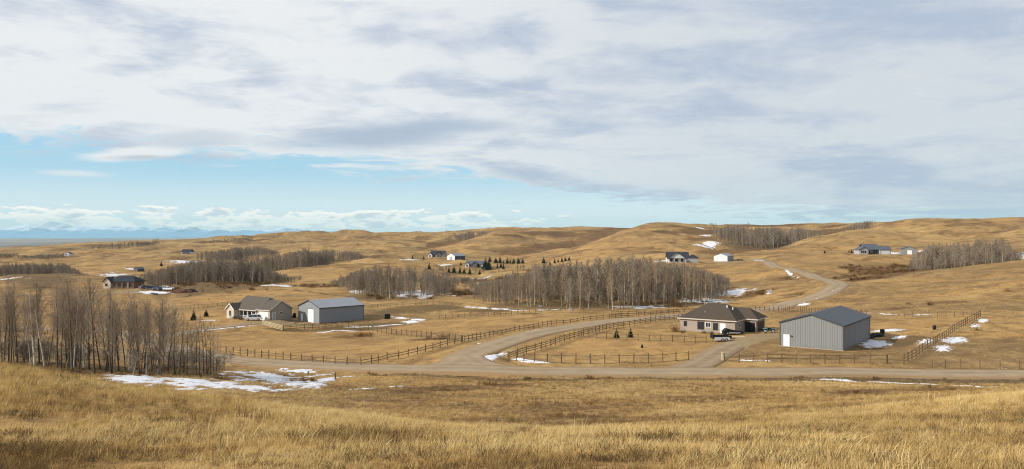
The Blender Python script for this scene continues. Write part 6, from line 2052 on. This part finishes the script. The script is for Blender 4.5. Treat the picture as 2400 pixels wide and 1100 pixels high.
far_wood("distant_wood", "loose brush around the spruce garden", gl([(1010, 645), (1060, 632), (1130, 645), (1200, 636), (1260, 625)], 430, 640), 30, 50, ((1000, 630), (1100, 628), (1260, 616)), most=5)

# --- spruces
GS = "dark spruces round the low grey house"
sp = [(1006, 632, 14, 0, "bushy spruce left of the row, near the bare grove"), (1052, 640, 13, 1, "first spruce of the front row"), (1064, 640, 15, 1, "tall second spruce of the front row"), (1078, 641, 13, 1, "third spruce of the front row"),
      (1088, 641, 12, 1, "fourth spruce of the front row"), (1101, 643, 15, 1, "spruce ending the front row"), (1124, 644, 12, 2, "small loose spruce right of the front row"),
      (1138, 631, 22, 2, "largest dark spruce before the low grey house"), (1146, 631, 20, 2, "dark spruce tucked beside the largest one"), (1148, 614, 13, 3, "spruce rising behind the low grey house"),
      (1162, 617, 14, 3, "first spruce of the back row"), (1172, 617, 14, 3, "second spruce of the back row"), (1180, 618, 9, 3, "small spruce in the back row"), (1189, 618, 13, 3, "fourth spruce of the back row"),
      (1196, 618, 11, 3, "fifth spruce of the back row"), (1204, 618, 12, 3, "sixth spruce of the back row"), (1215, 618, 12, 3, "seventh spruce of the back row"), (1225, 618, 12, 3, "spruce ending the back row"),
      (1166, 628, 10, 2, "round spruce below the back row"), (1174, 627, 9, 2, "low spruce beside the round one"), (1180, 631, 14, 2, "pointed spruce at the right of the house garden"),
      (1121, 627, 9, 2, "short spruce against the low grey house wall"), (1080, 622, 9, 3, "spruce left of the low grey house"),
      (1274, 617, 12, 3, "lone spruce standing on the open slope"), (1289, 622, 10, 3, "first spruce of the sloping row by the track"), (1300, 617, 10, 3, "second spruce of the sloping row by the track"), (1308, 615, 9, 3, "third spruce of the sloping row by the track"),
      (1317, 614, 10, 3, "fourth spruce of the sloping row by the track"), (1325, 612, 9, 3, "fifth spruce of the sloping row by the track"), (1334, 611, 10, 3, "spruce ending the sloping row by the track"),
      (967, 608, 9, 3, "lone small spruce left of the dark gabled house"), (993, 608, 8, 3, "small spruce beside the dark gabled house")]
for i, (px, py, hp, c, lb) in enumerate(sp):
    x, y = G(px, py, (450, 450, 470, 560)[c], (640, 640, 720, 900)[c])
    s = hp * 1.15 * y / F / 5.0
    plant_tree("spruce_tree", SPRUCE[rt.randrange(4)], x, y, (s * rt.uniform(0.7, 1.2), s * rt.uniform(0.9, 1.15)), rt.uniform(0, 6), lb, "spruce", GS)
for px, py, hp, y0, y1, lb in ((1445, 792, 22, 130, 240, "young spruce with snow at its foot on the lawn"), (1478, 791, 25, 130, 240, "bushier young spruce right of its neighbour on the lawn"), (1505, 815, 10, 120, 220, "knee-high spruce seedling in the paddock"),
                               (454, 751, 28, 190, 300, "taller of the two small spruces left of the porch house"), (483, 742, 18, 190, 300, "shorter of the two small spruces left of the porch house"),
                               (378, 624, 13, 520, 800, "dark spruce beside the snowy far slope"), (1933, 594, 8, 420, 560, "small spruce at the bend of the hillside path"),
                               (1990, 592, 7, 420, 560, "small spruce left of the grey timber house"), (1996, 593, 9, 420, 560, "spruce close beside the grey timber house")):
    x, y = G(px, py, y0, y1); s = hp * y / F / 5.0
    plant_tree("spruce_tree", SPRUCE[int(px) % 4], x, y, s, rt.uniform(0, 6), lb, "spruce", "single small spruces")

# ------------------------------------------------------------------ grass, forbs and brush
def tuft_mesh(name, mat, seed, n, h, spread, w, lean=0.25, bend=0.5):
    r = np.random.default_rng(seed); V = []; Fc = []
    for k in range(n):
        a = r.uniform(0, 2 * np.pi); d = spread * np.sqrt(r.random())
        p = np.array((np.cos(a) * d, np.sin(a) * d, -0.03))
        la = r.uniform(0, 2 * np.pi); L = h * r.uniform(0.5, 1.1)
        ld = np.array((np.cos(la), np.sin(la), 0)) * r.uniform(0, bend) + np.array((lean, lean * 0.3, 0))
        s = np.array((-np.sin(la), np.cos(la), 0)) * w * r.uniform(0.7, 1.3) / 2
        q = p + np.array((0, 0, L * 0.55)) + ld * L * 0.25
        t = p + np.array((0, 0, L * 0.95)) + ld * L * 0.85
        o = len(V)
        V += [p - s, p + s, q + s * 0.8, q - s * 0.8, t]
        Fc += [(o, o + 1, o + 2), (o, o + 2, o + 3), (o + 3, o + 2, o + 4)]
    return np_mesh(name, np.array(V), np.array(Fc), mat, False)


def twiggy_mesh(name, mat, seed, n, h, spread, w):
    r = random.Random(seed); m = MB()
    for k in range(n):
        a = r.uniform(0, 6.28); el = r.uniform(0.5, 1.4)
        d = Vector((math.cos(a) * math.cos(el), math.sin(a) * math.cos(el), math.sin(el)))
        p = Vector((r.gauss(0, spread * 0.4), r.gauss(0, spread * 0.4), -0.03))
        L = h * r.uniform(0.5, 1.0)
        e = ribbon(m, p, d, L, w, w * 0.6, r)
        for g in range(5):
            ribbon(m, p.lerp(e, r.uniform(0.3, 1.0)), d + Vector((r.gauss(0, 0.6), r.gauss(0, 0.6), r.uniform(-0.2, 0.6))), L * r.uniform(0.2, 0.5), w * 0.8, 0, r)
    me = bpy.data.meshes.new(name); me.from_pydata(m.v, [], m.f); me.materials.append(mat); me.update()
    return me


GRASS = [tuft_mesh("tuft", M['grass'], 200 + i, (30, 24, 34, 18)[i], (0.17, 0.22, 0.12, 0.30)[i], (0.17, 0.14, 0.22, 0.1)[i], 0.008, lean=(0.3, 0.5, 0.1, 0.4)[i], bend=(0.7, 0.6, 1.0, 0.5)[i]) for i in range(4)]
FORB = [twiggy_mesh("forb", M['forb'], 220 + i, (26, 30, 20)[i], (0.10, 0.12, 0.17)[i], 0.42, 0.008) for i in range(3)]
BRUSH = [twiggy_mesh("bush", M['brush'], 230 + i, (22, 28, 18)[i], (0.8, 1.0, 1.3)[i], 0.9, 0.045) for i in range(3)]


def lookup(A, x, y):
    th, lr = polar(x, y)
    j = np.clip(np.searchsorted(TH, th) - 1, 0, len(TH) - 2); i = np.clip(np.searchsorted(LR, lr) - 1, 0, len(LR) - 2)
    return A[i, j]


def free_ground(x, y, road=0.3):
    ok = lookup(ROAD_D, x, y) > road
    for s in BLD.values():
        u = (x - s['o'][0]) * s['a'][0] + (y - s['o'][1]) * s['a'][1]; v = (x - s['o'][0]) * s['b'][0] + (y - s['o'][1]) * s['b'][1]
        ok &= ~((u > -1.0) & (u < s['W'] + 3.2) & (v > -1.2) & (v < s['D'] + 1.0))
    for cx, cy, uu, rx, ry in SNOW_AREAS:
        if cy > 330: continue
        q = ((x - cx - uu * (y - cy)) / rx) ** 2 + ((y - cy) / ry) ** 2
        ok &= ~((q < 0.75) & (rng.random(x.shape) < 0.86))
    return ok


def spread_points(n, r0, r1, half, power=2.0):
    """even over the ground of a fan"""
    th = rng.uniform(-half, half, n)
    r = (rng.random(n) * (r1 ** power - r0 ** power) + r0 ** power) ** (1 / power)
    return r * np.sin(th), r * np.cos(th)


def grow(name, protos, n, r0, r1, smin, smax, label, sel=None, power=2.0, tonefn=None, half=0.66, tilt=0.10):
    x, y = spread_points(n, r0, r1, half, power)
    ok = free_ground(x, y)
    if sel is not None: ok &= sel(x, y)
    x, y = x[ok], y[ok]; n = len(x)
    patch = fbm(x / 3.5, y / 3.5, 4, 61) + fbm(x / 14, y / 14, 3, 62)
    tone = 0.5 + 1.15 * patch if tonefn is None else tonefn(x, y, patch)
    sc = rng.uniform(smin, smax, n) * (1 + 0.7 * fbm(x / 5, y / 5, 3, 63)) * np.clip(0.55 + np.hypot(x, y) / 40, 0.6, 1.0)
    rot = np.stack([rng.normal(0, tilt, n), rng.normal(0, tilt, n), rng.uniform(0, 6.28, n)], 1)
    # wind from the left: most tufts lean one way
    rot[:, 2] = rng.normal(0.2, 1.3, n)
    P = np.column_stack([x, y, H(x, y) - 0.01])
    scatter(name, protos, P, sc, rot, rng.integers(0, len(protos), n), label, np.clip(tone, 0, 1))
    return n


brushy = lambda x, y: lookup(ATT['brush'], x, y) + lookup(ATT['litter'], x, y) * 0.7
bare = lambda x, y: lookup(ATT['dirt'], x, y) + lookup(ATT['mud_shade'], x, y) * 0.6
near_tone = lambda x, y, p: 0.44 + 2.0 * p * np.clip(1.3 - np.hypot(x, y) / 40, 0.4, 1) + 0.34 * np.clip((np.hypot(x, y) - 14) / 12, 0, 1)
thin = lambda x, y: (rng.random(x.shape) > 0.92 * np.clip(fbm(x / 1.6, y / 1.6, 3, 71) * 4 + 0.35, 0, 1) * np.clip((36 - np.hypot(x, y)) / 12, 0.3, 1))
grow("prairie_grass", GRASS, 100000, 7, 48, 0.5, 1.0, "dry golden grass covering the near knoll", thin, 1.5, near_tone)
grow("prairie_grass", GRASS, 42000, 48, 128, 0.8, 1.5, "dry grass on the slope down to the road",
     lambda x, y: (bare(x, y) < 0.5) & (rng.random(x.shape) > 0.6 * np.clip(brushy(x, y), 0, 1)), 1.6, lambda x, y, p: 0.40 + 0.9 * p + 1.5 * fbm(x / 20, y / 26, 3, 66) - 0.55 * np.clip(brushy(x, y), 0, 1))
grow("prairie_grass", GRASS, 30000, 128, 330, 0.7, 1.5, "tufts of dry grass over the valley fields",
     lambda x, y: (bare(x, y) < 0.4) & (rng.random(x.shape) > 0.8 * np.clip(lookup(ATT['short'], x, y), 0, 1)), 1.5, lambda x, y, p: 0.6 + 0.8 * p - 0.35 * np.clip(brushy(x, y), 0, 1))
grow("prairie_grass", GRASS, 3200, 9, 46, 1.1, 1.9, "taller single clumps of pale grass on the near knoll", lambda x, y: fbm(x / 6, y / 6, 3, 73) > -0.05, 1.5, lambda x, y, p: 0.5 + 1.8 * p + rng.normal(0, 0.2, x.shape), tilt=0.22)
grow("withered_forbs", FORB, 36000, 7, 50, 0.5, 1.25, "grey-brown withered forbs in dark clumps on the near knoll", lambda x, y: fbm(x / 2.2, y / 2.2, 3, 81) + 0.13 * np.clip((22 - np.hypot(x, y)) / 8, -1.5, 1) > 0.05, 1.5, lambda x, y, p: 0.35 + 0.8 * p)
grow("low_brush", BRUSH, 9000, 55, 135, 0.25, 0.55, "low brown brush on the slope and along the road verge", lambda x, y: (brushy(x, y) + fbm(x / 4, y / 4, 3, 91) * 2 > 0.95), 1.6)
grow("low_brush", BRUSH, 42000, 135, 480, 0.6, 1.3, "low brown brush in gullies and under the groves", lambda x, y: (brushy(x, y) + fbm(x / 6, y / 6, 3, 92) * 1.6 > 0.75), 1.4)
bx, by = G(1582, 776, 130, 240)
for k, (px, py, s, lb) in enumerate(((1582, 778, 1.5, "rounded red-brown shrub at the left corner of the hip-roofed house"), (1600, 781, 0.7, "low shrub under the small left window"), (1650, 782, 0.7, "low shrub under the wide window"),
                                     (1668, 782, 0.6, "low shrub beside the wide window"), (550, 748, 1.1, "dark shrub at the gabled bay of the porch house"), (565, 750, 0.9, "low shrub right of the gabled bay"))):
    x, y = G(px, py, 130, 300)
    o = twiggy_mesh("shrub", plain(f"shrub_twigs_{k}", srgb(124, 92, 62) if k == 0 else srgb(88, 74, 58)), 300 + k, 70, 1.15, 0.8, 0.03)
    ob = link("garden_shrub", o); ob.location = (x, y, h1(x, y)); ob.scale = (s * 1.2, s * 1.2, s); prop(ob, lb, "shrub", "garden shrubs by the houses")
